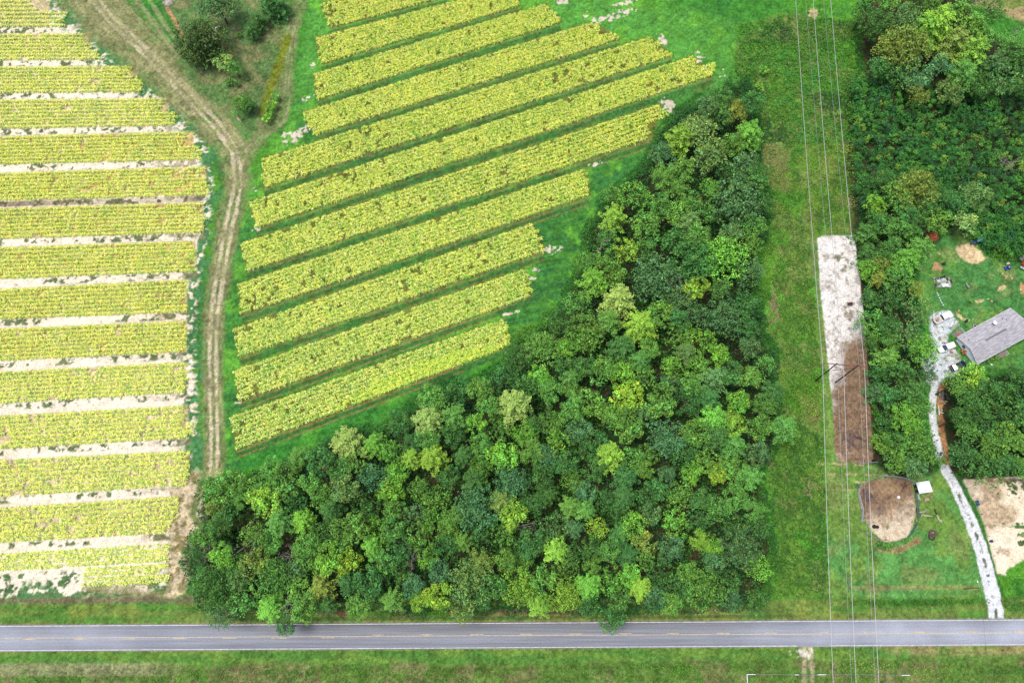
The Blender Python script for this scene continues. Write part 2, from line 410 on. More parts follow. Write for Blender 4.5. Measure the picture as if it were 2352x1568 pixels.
# strips of soil under the right-hand rows, a tan line on their lower edge, wheel tracks between
for i, (lt, lb, rt, rb, je, js) in enumerate(RS):
    sd_ = poly_sd(U, V, [lt, rt, rb, lb], 40)
    m = sstep(-5, 3, sd_ + (n_sm2 - .5) * 8)
    C = mixc(C, m, A(128, 134, 66)); region[sd_ > 0] = 6
    d, sg, tt = line_d(U, V, [lb, rb], 30); inn = (tt > 2) & (tt < tt.max() - 2); d = np.where(inn, d, 99)
    C = mixc(C, sstep(5.5, 1.5, np.abs(d - 2.0) + (n_small - .5) * 6) * sstep(.3, .5, n_mid2 + .12) * (sg < 2) * .5, A(160, 146, 104))
    w = 0.12 + 0.06 * i
    off = 15 if i < 9 else 13
    lane = [(lb[0], lb[1] + off), (rb[0], rb[1] + off)]
    d, sg, tt = line_d(U, V, lane, 30); inn = (tt > 2) & (tt < tt.max() - 2); d = np.where(inn, d, 99)
    C = mixc(C, sstep(9, 5, d) * 0.8, A(72, 122, 62))
    C = mixc(C, sstep(2.6, .8, np.abs(d - 6) + (n_small - .5) * 3) * min(w, .85) * sstep(.32, .5, n_mid), A(168, 142, 88))
# ---- left field
LF = [(-200, -60), (60, -60), (165, 40), (245, 130), (330, 195), (405, 255), (475, 330), (492, 400), (482, 500), (462, 620), (452, 700), (445, 800), (455, 900), (452, 1000),
      (440, 1100), (432, 1180), (425, 1260), (412, 1345), (300, 1372), (60, 1370), (-200, 1380)]
sdL = poly_sd(U, V, LF, 90)
hst = fbm(U / 40, V / 5, 1.0, 41, 3)
m = sstep(-8, 6, sdL + (hst - .5) * 24 + (n_small - .5) * 26 + (n_sm2 - .5) * 22)
soil = np.zeros_like(C) + A(272, 260, 236)
soil = mixc(soil, sstep(.5, .75, n_mid) * 0.4, A(246, 222, 178))
C = C * (1 - m[..., None]) + soil * m[..., None]
region[(sdL > 0)] = 5
# ragged grassy ends of the rows
C = mixc(C, sstep(44, 12, np.abs(sdL - 4) + (n_mid2 - .5) * 30) * sstep(.43, .52, n_sm2 * .6 + n_small * .4) * (U < 520), A(84, 142, 86))
for i, (a, b, c, d_, ends) in enumerate(LS):
    xe = float(np.mean(ends))
    quad = [(-200, a + (a - c) * 200 / 420), (xe, a + (c - a) * xe / 420), (xe, b + (d_ - b) * xe / 420), (-200, b + (b - d_) * 200 / 420)]
    sd_ = poly_sd(U, V, quad, 30)
    m = sstep(-3, 4, sd_)
    warm = 0.9 if 3 < i < 10 else 0.6
    C = mixc(C, m * warm, A(206, 182, 98)); C = mixc(C, m * sstep(.5, .6, n_sm2) * .5, A(248, 232, 190))
    # weeds speckled in the lane below the strip
    yl0 = b + 9; yl1 = d_ + 9
    dl, sg, tt = line_d(U, V, [(-200, yl0 + (yl0 - yl1) * 200 / 420), (xe, yl0 + (yl1 - yl0) * xe / 420)], 30)
    C = mixc(C, sstep(11, 5, dl) * sstep(.54, .60, n_sm2 * .6 + n_fine * .4 + (n_mid - .5) * .3), A(118, 136, 96))
    C = mixc(C, sstep(10, 5, dl) * sstep(250, 420, U) * sstep(.46, .56, n_small) * .7, A(140, 128, 98))
    if i == 5:
        C = mixc(C, sstep(8, 4, np.abs(dl)) * (.35 + .4 * sstep(300, 60, U)), A(126, 108, 82))
m = sstep(-6, 8, poly_sd(U, V, [(-200, 1318), (180, 1310), (200, 1345), (420, 1335), (420, 1372), (250, 1384), (60, 1372), (-200, 1372)], 40))
C = mixc(C, m * sstep(.50, .56, n_sm2 * .7 + n_fine * .3 + (V - 1340) * .0012), A(104, 140, 88))
m = sstep(-8, 8, poly_sd(U, V, [(190, 1345), (400, 1335), (440, 1370), (300, 1382), (190, 1372)], 40))
C = mixc(C, m * sstep(.4, .6, hst) * .7, A(176, 164, 120))
m = sstep(-10, 10, poly_sd(U, V, [(395, 1130), (450, 1080), (475, 1180), (440, 1260), (430, 1350), (385, 1370)], 40) + (n_small - .5) * 26)
C = mixc(C, m, A(226, 208, 172)); C = mixc(C, m * sstep(.48, .6, n_sm2), A(150, 140, 96))
# ---- farm track
d, sg, tt = line_d(U, V, TRACK, 90)
wid = np.interp(tt, [0, 250, 480, 600, 900, 1400], [62, 44, 34, 26, 20, 22])
m = sstep(1.5, .75, d / wid + (n_small - .5) * .9)
C = mixc(C, m * .9, A(156, 156, 108)); region[d < wid * .8] = 1
C = mixc(C, m * sstep(.5, .62, n_mid2) * .7, A(110, 144, 80))
stt = fbm(sg / 4.0 + 40, tt / 70, 1.0, 44, 3)
C = mixc(C, m * sstep(.5, .72, stt) * .55 * sstep(.3, .55, n_small), A(196, 184, 140))
for o_ in (-7, 8):
    C = mixc(C, m * sstep(6, 1.5, np.abs(sg - o_) + (n_small - .5) * 9 + (n_sm2 - .5) * 6) * (.35 + .55 * sstep(.44, .52, n_mid2)), A(232, 218, 182))
d, sg, tt = line_d(U, V, TRACK2, 80)
m = sstep(24, 12, d + (n_small - .5) * 14)
C = mixc(C, m * .85, A(132, 152, 94)); region[d < 15] = 1
stt = fbm(sg / 3.5 + 40, tt / 60, 1.0, 47, 3)
C = mixc(C, m * sstep(.48, .7, stt) * .7, A(186, 172, 136))
# pale tracks above the junction
for (p, q, wd) in (((300, -20), (560, 330), 9), ((240, 20), (480, 250), 10), ((330, -20), (400, 90), 7)):
    d, sg, tt = line_d(U, V, [p, q], 40)
    C = mixc(C, sstep(wd, wd * .3, d + (n_small - .5) * 10) * .5, A(190, 184, 140))
# ---- rough wedge between the tracks
WEDGE = [(340, -60), (400, 70), (410, 160), (450, 220), (520, 270), (560, 320), (610, 300), (645, 240), (645, 150), (660, 60), (680, -60)]
m = sstep(-10, 18, poly_sd(U, V, WEDGE, 60) + (n_mid - .5) * 26)
wc = mixc(np.zeros_like(C) + A(112, 148, 86), sstep(.47, .62, n_mid2) * .8, A(146, 146, 100)); wc = mixc(wc, sstep(.52, .62, n_sm2) * .6, A(84, 124, 70))
C = C * (1 - m[..., None]) + wc * m[..., None]
d, sg, tt = line_d(U, V, [(660, 85), (640, 150), (616, 215), (606, 255)], 40)
C = mixc(C, sstep(15, 5, d + (n_small - .5) * 12) * .8, A(134, 146, 30))
d, sg, tt = line_d(U, V, [(383, 20), (400, 45), (415, 78)], 30); C = mixc(C, sstep(6, 2, d), A(196, 150, 112))
C = mixc(C, blob(388, 2, 14, 16), A(196, 186, 176)); C = mixc(C, blob(547, 272, 4, 12, -.7), A(206, 186, 160))
# ---- power line cut
m = sstep(-14, 14, poly_sd(U, V, CORR, 60) + (n_mid - .5) * 24)
cc = mixc(np.zeros_like(C) + A(112, 152, 62), sstep(.42, .58, n_mid), A(96, 164, 56)); cc = mixc(cc, sstep(.52, .62, n_mid2) * .6, A(140, 144, 88))
cc = mixc(cc, sstep(.52, .62, n_sm2) * .5, A(60, 104, 44))
C = C * (1 - m[..., None]) + cc * m[..., None]
# mown strip beside the arena and down to the road
MOWN = [(1862, 545), (1880, 545), (1884, 660), (1895, 760), (1908, 900), (1918, 1060), (2010, 1066), (2100, 1090), (2170, 1085), (2230, 1220), (2262, 1330), (2268, 1372), (1900, 1372), (1903, 1200), (1896, 1000), (1890, 860), (1878, 700)]
m = sstep(-5, 5, poly_sd(U, V, MOWN, 50) + (n_small - .5) * 8)
mc = mixc(np.zeros_like(C) + A(122, 162, 76), sstep(.45, .62, n_mid), A(104, 166, 86)); mc = mixc(mc, sstep(.5, .66, n_mid2) * .6, A(142, 158, 92))
C = C * (1 - m[..., None]) + mc * m[..., None]
d, sg, tt = line_d(U, V, [(1852, 330), (1868, 540), (1890, 830)], 40); C = mixc(C, sstep(9, 3, d) * .5, A(130, 150, 80))
for (x, y, r, ry) in ((1935, 1066, 40, 3), (2000, 1090, 60, 2.5), (2075, 1092, 36, 3), (1930, 1124, 45, 2), (2000, 1108, 40, 2), (1990, 548, 12, 50)):
    C = mixc(C, blob(x, y, r, ry, 0.02, .9) * .8, A(206, 184, 142))
C = mixc(C, blob(1985, 460, 16, 70, -.05), A(176, 150, 110)); C = mixc(C, blob(1980, 560, 10, 50, 0), A(146, 112, 82))
C = mixc(C, blob(1872, 30, 16, 14), A(206, 194, 140)); C = mixc(C, blob(1740, 535, 16, 22), A(172, 150, 140))
C = mixc(C, blob(1780, 700, 10, 40, 0), A(160, 146, 110)); C = mixc(C, blob(1768, 1050, 9, 34), A(150, 130, 104)); C = mixc(C, blob(1865, 1120, 24, 20), A(172, 154, 118))
# ---- floor of the woods
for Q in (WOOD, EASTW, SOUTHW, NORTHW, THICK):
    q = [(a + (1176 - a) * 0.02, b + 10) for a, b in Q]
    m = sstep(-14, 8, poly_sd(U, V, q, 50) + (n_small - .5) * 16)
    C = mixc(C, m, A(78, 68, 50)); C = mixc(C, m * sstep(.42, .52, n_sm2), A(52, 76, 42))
C = mixc(C, blob(572, 1200, 26, 40, .5), A(116, 84, 74)); C = mixc(C, blob(665, 1245, 26, 16, -.3), A(110, 80, 66))
C = mixc(C, blob(742, 1073, 22, 9, -.3), A(190, 150, 120))
# ---- yard behind the houses
YARD = [(2120, 580), (2200, 520), (2270, 560), (2440, 600), (2440, 850), (2210, 850), (2200, 770), (2180, 710), (2130, 720), (2105, 660)]
m = sstep(-10, 10, poly_sd(U, V, YARD, 50) + (n_small - .5) * 10)
yc = mixc(np.zeros_like(C) + A(88, 150, 78), sstep(.45, .62, n_mid), A(106, 162, 76)); yc = mixc(yc, sstep(.6, .7, n_mid2) * .5, A(150, 164, 100))
C = C * (1 - m[..., None]) + yc * m[..., None]
d, sg, tt = line_d(U, V, [(2165, 622), (2250, 670), (2352, 735)], 40); C = mixc(C, sstep(6, 1.5, np.abs(d - 1)) * .4, A(38, 104, 56))
for (x, y, rx, ry, rot) in ((2306, 655, 12, 7, -.8), (2310, 634, 12, 5, .6), (2204, 726, 16, 8, .3), (2145, 585, 14, 7, 0), (2258, 690, 14, 4, .1), (2345, 660, 2, 14, 0)):
    C = mixc(C, blob(x, y, rx, ry, rot, .9), A(222, 204, 150))
C = mixc(C, sstep(-4, 1, poly_sd(U, V, [(2197, 569), (2203, 566), (2230, 558), (2240, 572), (2252, 577), (2262, 594), (2248, 603), (2236, 604), (2220, 599), (2206, 589), (2199, 578)], 20)), A(240, 214, 168))
# ---- gravel yard and driveway
gm = sstep(-5, 3, poly_sd(U, V, PARK, 40) + (n_sm2 - .5) * 14)
d, sg, tt = line_d(U, V, DRIVE, 50)
wid = np.interp(tt, [0, 150, 260, 400, 560, 640], [8, 8, 11, 15, 17, 21])
dm = sstep(2, -1.5, d - wid + (n_sm2 - .5) * 6)
C = mixc(C, gm, A(236, 246, 252)); C = mixc(C, gm * sstep(.56, .64, n_small * .6 + n_fine * .4) * .6, A(186, 176, 148)); C = mixc(C, gm * sstep(.56, .62, n_sm2 * .5 + n_fine * .5) * .7, A(120, 140, 100))
C = mixc(C, dm, A(254, 257, 262)); C = mixc(C, dm * sstep(.46, .54, n_sm2 * .5 + n_fine * .5) * sstep(5.5, 2, d + (n_sm2 - .5) * 4) * sstep(200, 260, tt), A(112, 130, 96))
C = mixc(C, dm * sstep(.56, .66, n_small) * .35, A(196, 196, 196))
region[(gm > .5) | (dm > .5)] = 2
d, sg, tt = line_d(U, V, [(2163, 885), (2160, 915), (2160, 945), (2163, 985), (2171, 1018), (2174, 1060)], 30)
C = mixc(C, sstep(8, 4, d + (n_sm2 - .5) * 10), A(196, 146, 104))
d, sg, tt = line_d(U, V, [(2198, 1100), (2225, 1152), (2250, 1210), (2268, 1268), (2282, 1320), (2300, 1370)], 40)
C = mixc(C, sstep(11, 6, d) * sstep(-1, 1, d * 0 + 1) * (1 - dm) * .7, A(70, 116, 60))
# ---- sandy horse paddocks
for Q in (PAST1, PAST2):
    m = sstep(-3, 3, poly_sd(U, V, Q, 40) + (n_sm2 - .5) * 8)
    s_ = mixc(np.zeros_like(C) + A(278, 262, 232), sstep(.48, .66, n_mid), A(222, 198, 164)); s_ = mixc(s_, sstep(.5, .62, n_small) * .3, A(206, 182, 150))
    C = C * (1 - m[..., None]) + s_ * m[..., None]
    region[m > .5] = 4
C = mixc(C, blob(2305, 1265, 22, 12, .4, .4) * .6, A(170, 146, 118)); C = mixc(C, blob(2330, 1102, 60, 6, 0, .5) * .8, A(142, 118, 96)); C = mixc(C, blob(2232, 1110, 20, 22, .4, .4) * .5, A(206, 176, 146))
C = mixc(C, blob(2350, 1209, 45, 4.5, 0, .3), A(84, 136, 74)); C = mixc(C, blob(2352, 1227, 16, 8, 0, .5), A(110, 140, 84))
for (x, y, r) in ((2293, 1134, 5), (2302, 1134, 3), (2332, 1130, 5), (2328, 1122, 4), (2318, 1137, 3.5), (2337, 1133, 2.5), (2310, 1152, 3), (2325, 1148, 2.5), (2342, 1142, 2.5), (2334, 1143, 2.5),
                  (2311, 1161, 2.8), (2325, 1164, 2), (2313, 1177, 2.4), (2305, 1202, 3), (2310, 1204, 3), (2340, 1202, 6), (2348, 1200, 5), (2330, 1117, 16), (2350, 1116, 10), (2289, 1158, 1.5), (2345, 1248, 8)):
    C = mixc(C, blob(x, y, r, r * .8, 0, .8), A(96, 116, 66))
# ---- riding arena and round pen
sda = poly_sd(U, V, ARENA, 40)
m = sstep(-1.5, 1.5, sda + (n_sm2 - .5) * 5)
a_ = mixc(np.zeros_like(C) + A(262, 258, 252), sstep(.5, .62, n_sm2 * .5 + n_fine * .5) * .7, A(190, 180, 164))
brown = mixc(np.zeros_like(C) + A(160, 134, 108), sstep(.46, .62, n_small) * .6, A(128, 106, 88))
left = U - np.interp(V, [544, 1060], [1877, 1918])
bm_ = sstep(0, 1, np.clip((V - 770) / 150 + (left - 35) / 60 + (n_mid2 - .5) * 2.2, 0, 1)) * sstep(740, 800, V)
bm_ = np.maximum(bm_, sstep(880, 960, V) * sstep(4, 14, left + (n_small - .5) * 10))
a_ = a_ * (1 - bm_[..., None]) + brown * bm_[..., None]
a_ = mixc(a_, sstep(870, 960, V) * .35 * (1 - bm_), A(196, 176, 154))
C = C * (1 - m[..., None]) + a_ * m[..., None]; region[sda > 0] = 3
for (x, y, rx, ry, cl, k) in ((1960, 1005, 26, 24, (112, 96, 92), .8), (1972, 1003, 9, 7, (92, 78, 76), .9), (1955, 950, 24, 14, (138, 112, 90), .6), (1930, 590, 10, 8, (150, 150, 120), .8), (1950, 610, 8, 10, (160, 150, 130), .6),
                              (1938, 620, 6, 10, (150, 146, 120), .6), (1928, 595, 5, 5, (120, 130, 90), .7), (1948, 703, 10, 7, (176, 160, 138), .7), (1950, 726, 12, 12, (160, 150, 126), .7), (1942, 790, 6, 4, (130, 140, 90), .7),
                              (1940, 1048, 40, 12, (196, 170, 146), .6), (1898, 860, 5, 40, (214, 200, 186), .5)):
    C = mixc(C, blob(x, y, rx, ry, 0, .7) * k * m, A(*cl))
sdp = poly_sd(U, V, PEN, 40)
m = sstep(-1.5, 1.5, sdp + (n_sm2 - .5) * 3)
q = (U - 1985) * .35 + (V - 1150) * .9
p_ = mixc(np.zeros_like(C) + A(156, 130, 104), sstep(20, 75, q + (n_mid2 - .5) * 60), A(252, 234, 204))
p_ = mixc(p_, sstep(.5, .62, n_small) * .4, A(176, 148, 112)); p_ = mixc(p_, sstep(.56, .64, n_sm2) * .35, A(124, 102, 86))
C = C * (1 - m[..., None]) + p_ * m[..., None]; region[sdp > 0] = 4
for (x, y, rx, ry, cl, k) in ((2000, 1142, 22, 26, (108, 92, 90), .75), (2018, 1165, 14, 26, (122, 104, 98), .6), (2003, 1130, 7, 6, (196, 168, 124), .6), (2026, 1140, 7, 8, (190, 160, 116), .5), (2078, 1115, 7, 6, (104, 82, 66), .8),
                              (2035, 1216, 6, 10, (120, 140, 90), .8), (2035, 1240, 12, 5, (150, 130, 100), .6)):
    C = mixc(C, blob(x, y, rx, ry, 0, .7) * k * m, A(*cl))
d, sg, tt = line_d(U, V, [(2020, 1262), (2050, 1265), (2080, 1256), (2108, 1240)], 30)
C = mixc(C, sstep(9, 4, d + (n_small - .5) * 10) * .9, A(178, 150, 110)); C = mixc(C, blob(2012, 1243, 5, 9, -.5) * .8, A(178, 150, 110))
C = mixc(C, blob(2105, 1195, 12, 8) * .7, A(160, 150, 90)); C = mixc(C, blob(2130, 1140, 16, 10) * .6, A(178, 156, 112))
# ---- road verges
yc0 = np.interp(U, [0, 2352], [1437, 1422.6]); yc1 = np.interp(U, [0, 2352], [1494, 1479.5])
vn = yc0 - V; vs = V - yc1
m = sstep(58, 46, vn + (n_mid - .5) * 14) * sstep(-14, -5, vn) * (1 - dm)
vc = mixc(np.zeros_like(C) + A(122, 150, 74), sstep(.45, .6, streak(0, 9, 1.2, 51)), A(98, 148, 64)); vc = mixc(vc, sstep(.55, .68, n_mid2) * .6, A(150, 166, 78))
C = C * (1 - m[..., None]) + vc * m[..., None]
C = mixc(C, sstep(9, 3, np.abs(vn - 58) + (n_small - .5) * 12) * (U < 470), A(132, 126, 96))
C = mixc(C, sstep(10, 4, np.abs(vn - 26) + (n_small - .5) * 14) * sstep(450, 520, U) * sstep(1760, 1700, U) * sstep(.45, .6, n_mid), A(146, 116, 92))
C = mixc(C, sstep(5, 2, np.abs(vn - 12)) * sstep(450, 520, U) * sstep(1880, 1800, U) * .6, A(96, 92, 62))
C = mixc(C, sstep(3, 1, np.abs(vn - 3) + (n_small - .5) * 3) * .7, A(160, 148, 110))
C = mixc(C, sstep(7, 3, np.abs(vn - 75) + (n_small - .5) * 8) * sstep(1940, 1970, U) * sstep(2270, 2240, U) * .6, A(170, 166, 100))
C = mixc(C, sstep(9, 4, np.abs(vn - 42) + (n_small - .5) * 8) * sstep(1940, 1970, U) * sstep(2270, 2240, U) * .9, A(76, 130, 50))
m = sstep(-14, -5, vs)
vc = mixc(np.zeros_like(C) + A(96, 148, 66), sstep(.42, .62, streak(0, 8, 1.4, 55)), A(118, 158, 70))
low = sstep(26, 44, vs + (n_mid - .5) * 22)
lc = mixc(np.zeros_like(C) + A(110, 144, 68), sstep(.48, .62, n_mid2), A(134, 140, 88)); lc = mixc(lc, sstep(.5, .6, n_sm2) * .6, A(84, 130, 50))
vc = vc * (1 - low[..., None]) + lc * low[..., None]
vc = mixc(vc, sstep(1980, 2100, U) * sstep(34, 12, vs) * sstep(.4, .6, n_mid) * .9, A(168, 158, 106)); vc = mixc(vc, sstep(460, 300, U) * sstep(20, 10, np.abs(vs - 44)) * .7, A(172, 172, 128))
C = C * (1 - m[..., None]) + vc * m[..., None]
for (x0, x1) in ((1847, 1850), (1862, 1868)):
    d, sg, tt = line_d(U, V, [(x0, 1486), (x1 - 2, 1530), (x0 + 2, 1640)], 30)
    C = mixc(C, sstep(8, 2, d + (n_sm2 - .5) * 8) * sstep(1640, 1490, V) * .9, A(206, 196, 158))
C = mixc(C, blob(1852, 1497, 20, 10, 0, .9), A(226, 220, 200))
C = mixc(C, sstep(2.5, .8, np.abs(vs - 2)) * .6, A(170, 150, 110))
# ---- pale bare patches
for (x, y, rx, ry, rot) in ((678, 312, 26, 11, -.2), (712, 225, 9, 8, 0), (708, 300, 10, 8, 0), (720, 150, 12, 4, -.3), (1395, 42, 34, 6, -.2), (1440, 25, 30, 5, -.25), (1345, 38, 6, 8, .3), (1610, 138, 15, 8, 1.2), (1540, 245, 18, 9, .5),
                            (1520, 92, 14, 8, .5), (1268, 573, 16, 8, -.1), (1370, 377, 14, 3, -.2), (1232, 620, 8, 6, 0), (1172, 720, 16, 3, -.2), (1222, 640, 6, 3, 0), (590, 520, 8, 8, 0), (586, 435, 8, 6, 0), (1290, 5, 18, 4, -.1),
                            (1660, 160, 12, 2, -.2), (1655, 177, 12, 2, -.2), (560, 810, 8, 3, 0), (545, 925, 8, 2, 0), (1430, 8, 26, 3, -.2)):
    C = mixc(C, blob(x, y, rx, ry, rot, .95), A(240, 226, 206))
# ---- far corner field
m = sstep(-10, 12, poly_sd(U, V, [(2205, -60), (2480, -60), (2480, 90), (2352, 52), (2290, 22), (2230, 10)], 50) + (n_small - .5) * 12)
C = mixc(C, m, A(132, 150, 78)); C = mixc(C, m * sstep(.5, .6, n_mid2), A(190, 170, 124))
# fine tuft variation everywhere but on sand
lum = C.mean(-1)
k = (0.72 + 0.56 * fbm(XX, YY, .55, 30, 2)) * (0.8 + 0.4 * n_small)
k = 1 + (k - 1) * np.where(lum > .30, .45, 1.0) * 1.9
C = np.clip(C * k[..., None], 0, .85)
Z = -0.02 - 0.05 * n_small
# drainage dips beside the road
Z -= .45 * np.exp(-((vn - 42) / 9) ** 2) + .45 * np.exp(-((vs - 42) / 9) ** 2)
Z = np.where((vn < 6) & (vs < 6), np.minimum(Z, -0.05), Z)
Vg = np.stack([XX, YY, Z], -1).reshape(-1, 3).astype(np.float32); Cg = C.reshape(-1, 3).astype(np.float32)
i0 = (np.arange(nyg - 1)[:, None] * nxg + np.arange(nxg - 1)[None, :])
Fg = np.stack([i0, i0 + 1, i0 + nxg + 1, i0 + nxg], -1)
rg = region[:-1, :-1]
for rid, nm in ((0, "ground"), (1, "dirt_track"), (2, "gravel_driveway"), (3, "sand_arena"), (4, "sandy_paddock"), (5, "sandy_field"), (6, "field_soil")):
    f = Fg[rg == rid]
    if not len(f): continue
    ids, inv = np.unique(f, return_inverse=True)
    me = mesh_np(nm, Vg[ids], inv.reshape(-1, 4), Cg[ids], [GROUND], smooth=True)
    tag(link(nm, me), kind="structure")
# the country beyond the picture
V0 = np.array([(-1500, -1500, -.6), (1500, -1500, -.6), (1500, 1500, -.6), (-1500, 1500, -.6)])
tag(link("surrounding_land", mesh_np("surrounding_land", V0, [[0, 1, 2, 3]], np.tile(A(84, 128, 58), (4, 1)), [GROUND])), kind="structure")
def at_grid(arr, x, y):
    ix = np.clip(((x - gx[0]) / STEP).astype(int), 0, nxg - 1); iy = np.clip(((y - gy[0]) / STEP).astype(int), 0, nyg - 1)
    return arr[iy, ix]
# ================================================================== ROAD
def strip(name, x0, x1, ya, yb, z, mat, parent=None, n=1):
    P = []
    for i in range(n + 1):
        u = x0 + (x1 - x0) * i / n; s = u / 2352
        a = W(u, ya[0] + (ya[1] - ya[0]) * s); b = W(u, yb[0] + (yb[1] - yb[0]) * s)
        P += [(a.x, a.y, z), (b.x, b.y, z)]
    F = [(2 * i + 1, 2 * i + 3, 2 * i + 2, 2 * i) for i in range(n)]
    me = mesh_np(name, P, F, None, [mat])
    return link(name, me, parent)
def mat_asphalt():
    m, nt, b = new_mat("worn_asphalt")
    geo = nt.nodes.new("ShaderNodeNewGeometry"); N = nt.nodes.new; L = nt.links.new
    mp = N("ShaderNodeMapping"); mp.inputs["Scale"].default_value = (.035, 1.6, 1); L(geo.outputs["Position"], mp.inputs[0])
    n1 = N("ShaderNodeTexNoise"); n1.inputs["Scale"].default_value = 1; n1.inputs["Detail"].default_value = 6; n1.inputs["Roughness"].default_value = .65; L(mp.outputs[0], n1.inputs[0])
    r1 = N("ShaderNodeValToRGB"); r1.color_ramp.elements[0].position = .32; r1.color_ramp.elements[1].position = .68
    r1.color_ramp.elements[0].color = A4(138, 141, 150); r1.color_ramp.elements[1].color = A4(170, 175, 188); L(n1.outputs[0], r1.inputs[0])
    n2 = N("ShaderNodeTexNoise"); n2.inputs["Scale"].default_value = .09; n2.inputs["Detail"].default_value = 5; L(geo.outputs["Position"], n2.inputs[0])
    sp = N("ShaderNodeSeparateXYZ"); L(geo.outputs["Position"], sp.inputs[0])
    mr = N("ShaderNodeMapRange"); mr.inputs[1].default_value = 40; mr.inputs[2].default_value = 85; mr.inputs[3].default_value = 0; mr.inputs[4].default_value = .55; L(sp.outputs[0], mr.inputs[0])
    mrL = N("ShaderNodeMapRange"); mrL.inputs[1].default_value = -50; mrL.inputs[2].default_value = -110; mrL.inputs[3].default_value = 0; mrL.inputs[4].default_value = .3; L(sp.outputs[0], mrL.inputs[0])
    ad = N("ShaderNodeMath"); L(mr.outputs[0], ad.inputs[0]); L(mrL.outputs[0], ad.inputs[1])
    mr2 = N("ShaderNodeMapRange"); mr2.inputs[1].default_value = .38; mr2.inputs[2].default_value = .62; mr2.inputs[3].default_value = .5; mr2.inputs[4].default_value = 1.3; L(n2.outputs[0], mr2.inputs[0])
    mu = N("ShaderNodeMath"); mu.operation = 'MULTIPLY'; L(ad.outputs[0], mu.inputs[0]); L(mr2.outputs[0], mu.inputs[1])
    mx = N("ShaderNodeMix"); mx.data_type = 'RGBA'; L(mu.outputs[0], mx.inputs[0]); L(r1.outputs[0], mx.inputs[6]); mx.inputs[7].default_value = A4(212, 220, 236)
    n3 = N("ShaderNodeTexNoise"); n3.inputs["Scale"].default_value = 3; n3.inputs["Detail"].default_value = 4; L(geo.outputs["Position"], n3.inputs[0])
    m3 = N("ShaderNodeMapRange"); m3.inputs[1].default_value = .3; m3.inputs[2].default_value = .7; m3.inputs[3].default_value = .86; m3.inputs[4].default_value = 1.14; L(n3.outputs[0], m3.inputs[0])
    m4 = N("ShaderNodeMix"); m4.data_type = 'RGBA'; m4.blend_type = 'MULTIPLY'; m4.inputs[0].default_value = 1; L(mx.outputs[2], m4.inputs[6]); L(m3.outputs[0], m4.inputs[7])
    L(m4.outputs[2], b.inputs["Base Color"]); b.inputs["Roughness"].default_value = .9; b.inputs["Specular IOR Level"].default_value = .2
    return m
def mat_paint(name, rgb, worn):
    m, nt, b = new_mat(name)
    geo = nt.nodes.new("ShaderNodeNewGeometry"); n = nt.nodes.new("ShaderNodeTexNoise"); n.inputs["Scale"].default_value = 1.3; n.inputs["Detail"].default_value = 6
    r = nt.nodes.new("ShaderNodeValToRGB"); r.color_ramp.elements[0].position = .35; r.color_ramp.elements[1].position = .6
    r.color_ramp.elements[0].color = A4(*worn); r.color_ramp.elements[1].color = A4(*rgb)
    nt.links.new(geo.outputs["Position"], n.inputs[0]); nt.links.new(n.outputs[0], r.inputs[0]); nt.links.new(r.outputs[0], b.inputs["Base Color"])
    b.inputs["Roughness"].default_value = .7
    return m
ASPH = mat_asphalt(); PWHITE = mat_paint("white_road_paint", (250, 248, 248), (196, 196, 204)); PYEL = mat_paint("yellow_road_paint", (244, 216, 156), (192, 184, 160))
TOP, BOT, MID = (1437, 1422.6), (1493.6, 1479.5), (1464.6, 1452.4)
off = lambda t, d: (t[0] + d, t[1] + d)
road = strip("road", -420, 2800, off(TOP, -2.2), off(BOT, 2.2), 0.0, ASPH, n=40)
# a crowned slab with real edges
bm = bmesh.new(); bm.from_mesh(road.data)
r = bmesh.ops.extrude_edge_only(bm, edges=[e for e in bm.edges if e.is_boundary])
for q in r["geom"]:
    if isinstance(q, bmesh.types.BMVert): q.co.z = -0.3
bm.to_mesh(road.data); bm.free(); tag(road, kind="structure")
def bar2(name, u0, u1, yc, w, mat, off_=0.0):
    strip(name, u0, u1, off(yc, -w / 2 + off_), off(yc, w / 2 + off_), 0.006, mat, road, n=max(1, int((u1 - u0) / 200)))
bar2("edge_line", -420, 2800, off(TOP, .4), 1.5, PWHITE)
bar2("edge_line", -420, 1830, off(BOT, -.4), 1.5, PWHITE); bar2("edge_line", 1905, 2800, off(BOT, -.4), 1.5, PWHITE)
bar2("centre_line", -420, 2800, MID, 1.4, PYEL)
for a, b_ in ((-64, -35), (53, 82), (170.5, 200), (282, 310), (398, 427), (512.5, 542), (622.7, 631.7), (636.8, 658.6), (738, 747), (749.6, 767.6)):
    bar2("centre_dash", a, b_, MID, 1.5, PYEL, 2.9)
for a, b_ in ((853, 882), (965, 994), (1081, 1110), (1194, 1223), (1307, 1336), (1421, 1450), (1532, 1560), (1647, 1676), (1758, 1787), (1876, 1903), (1984, 2012.5), (2095, 2124), (2213, 2241.5), (2326, 2355)):
    bar2("centre_dash", a, b_, MID, 1.5, PYEL, -2.9)

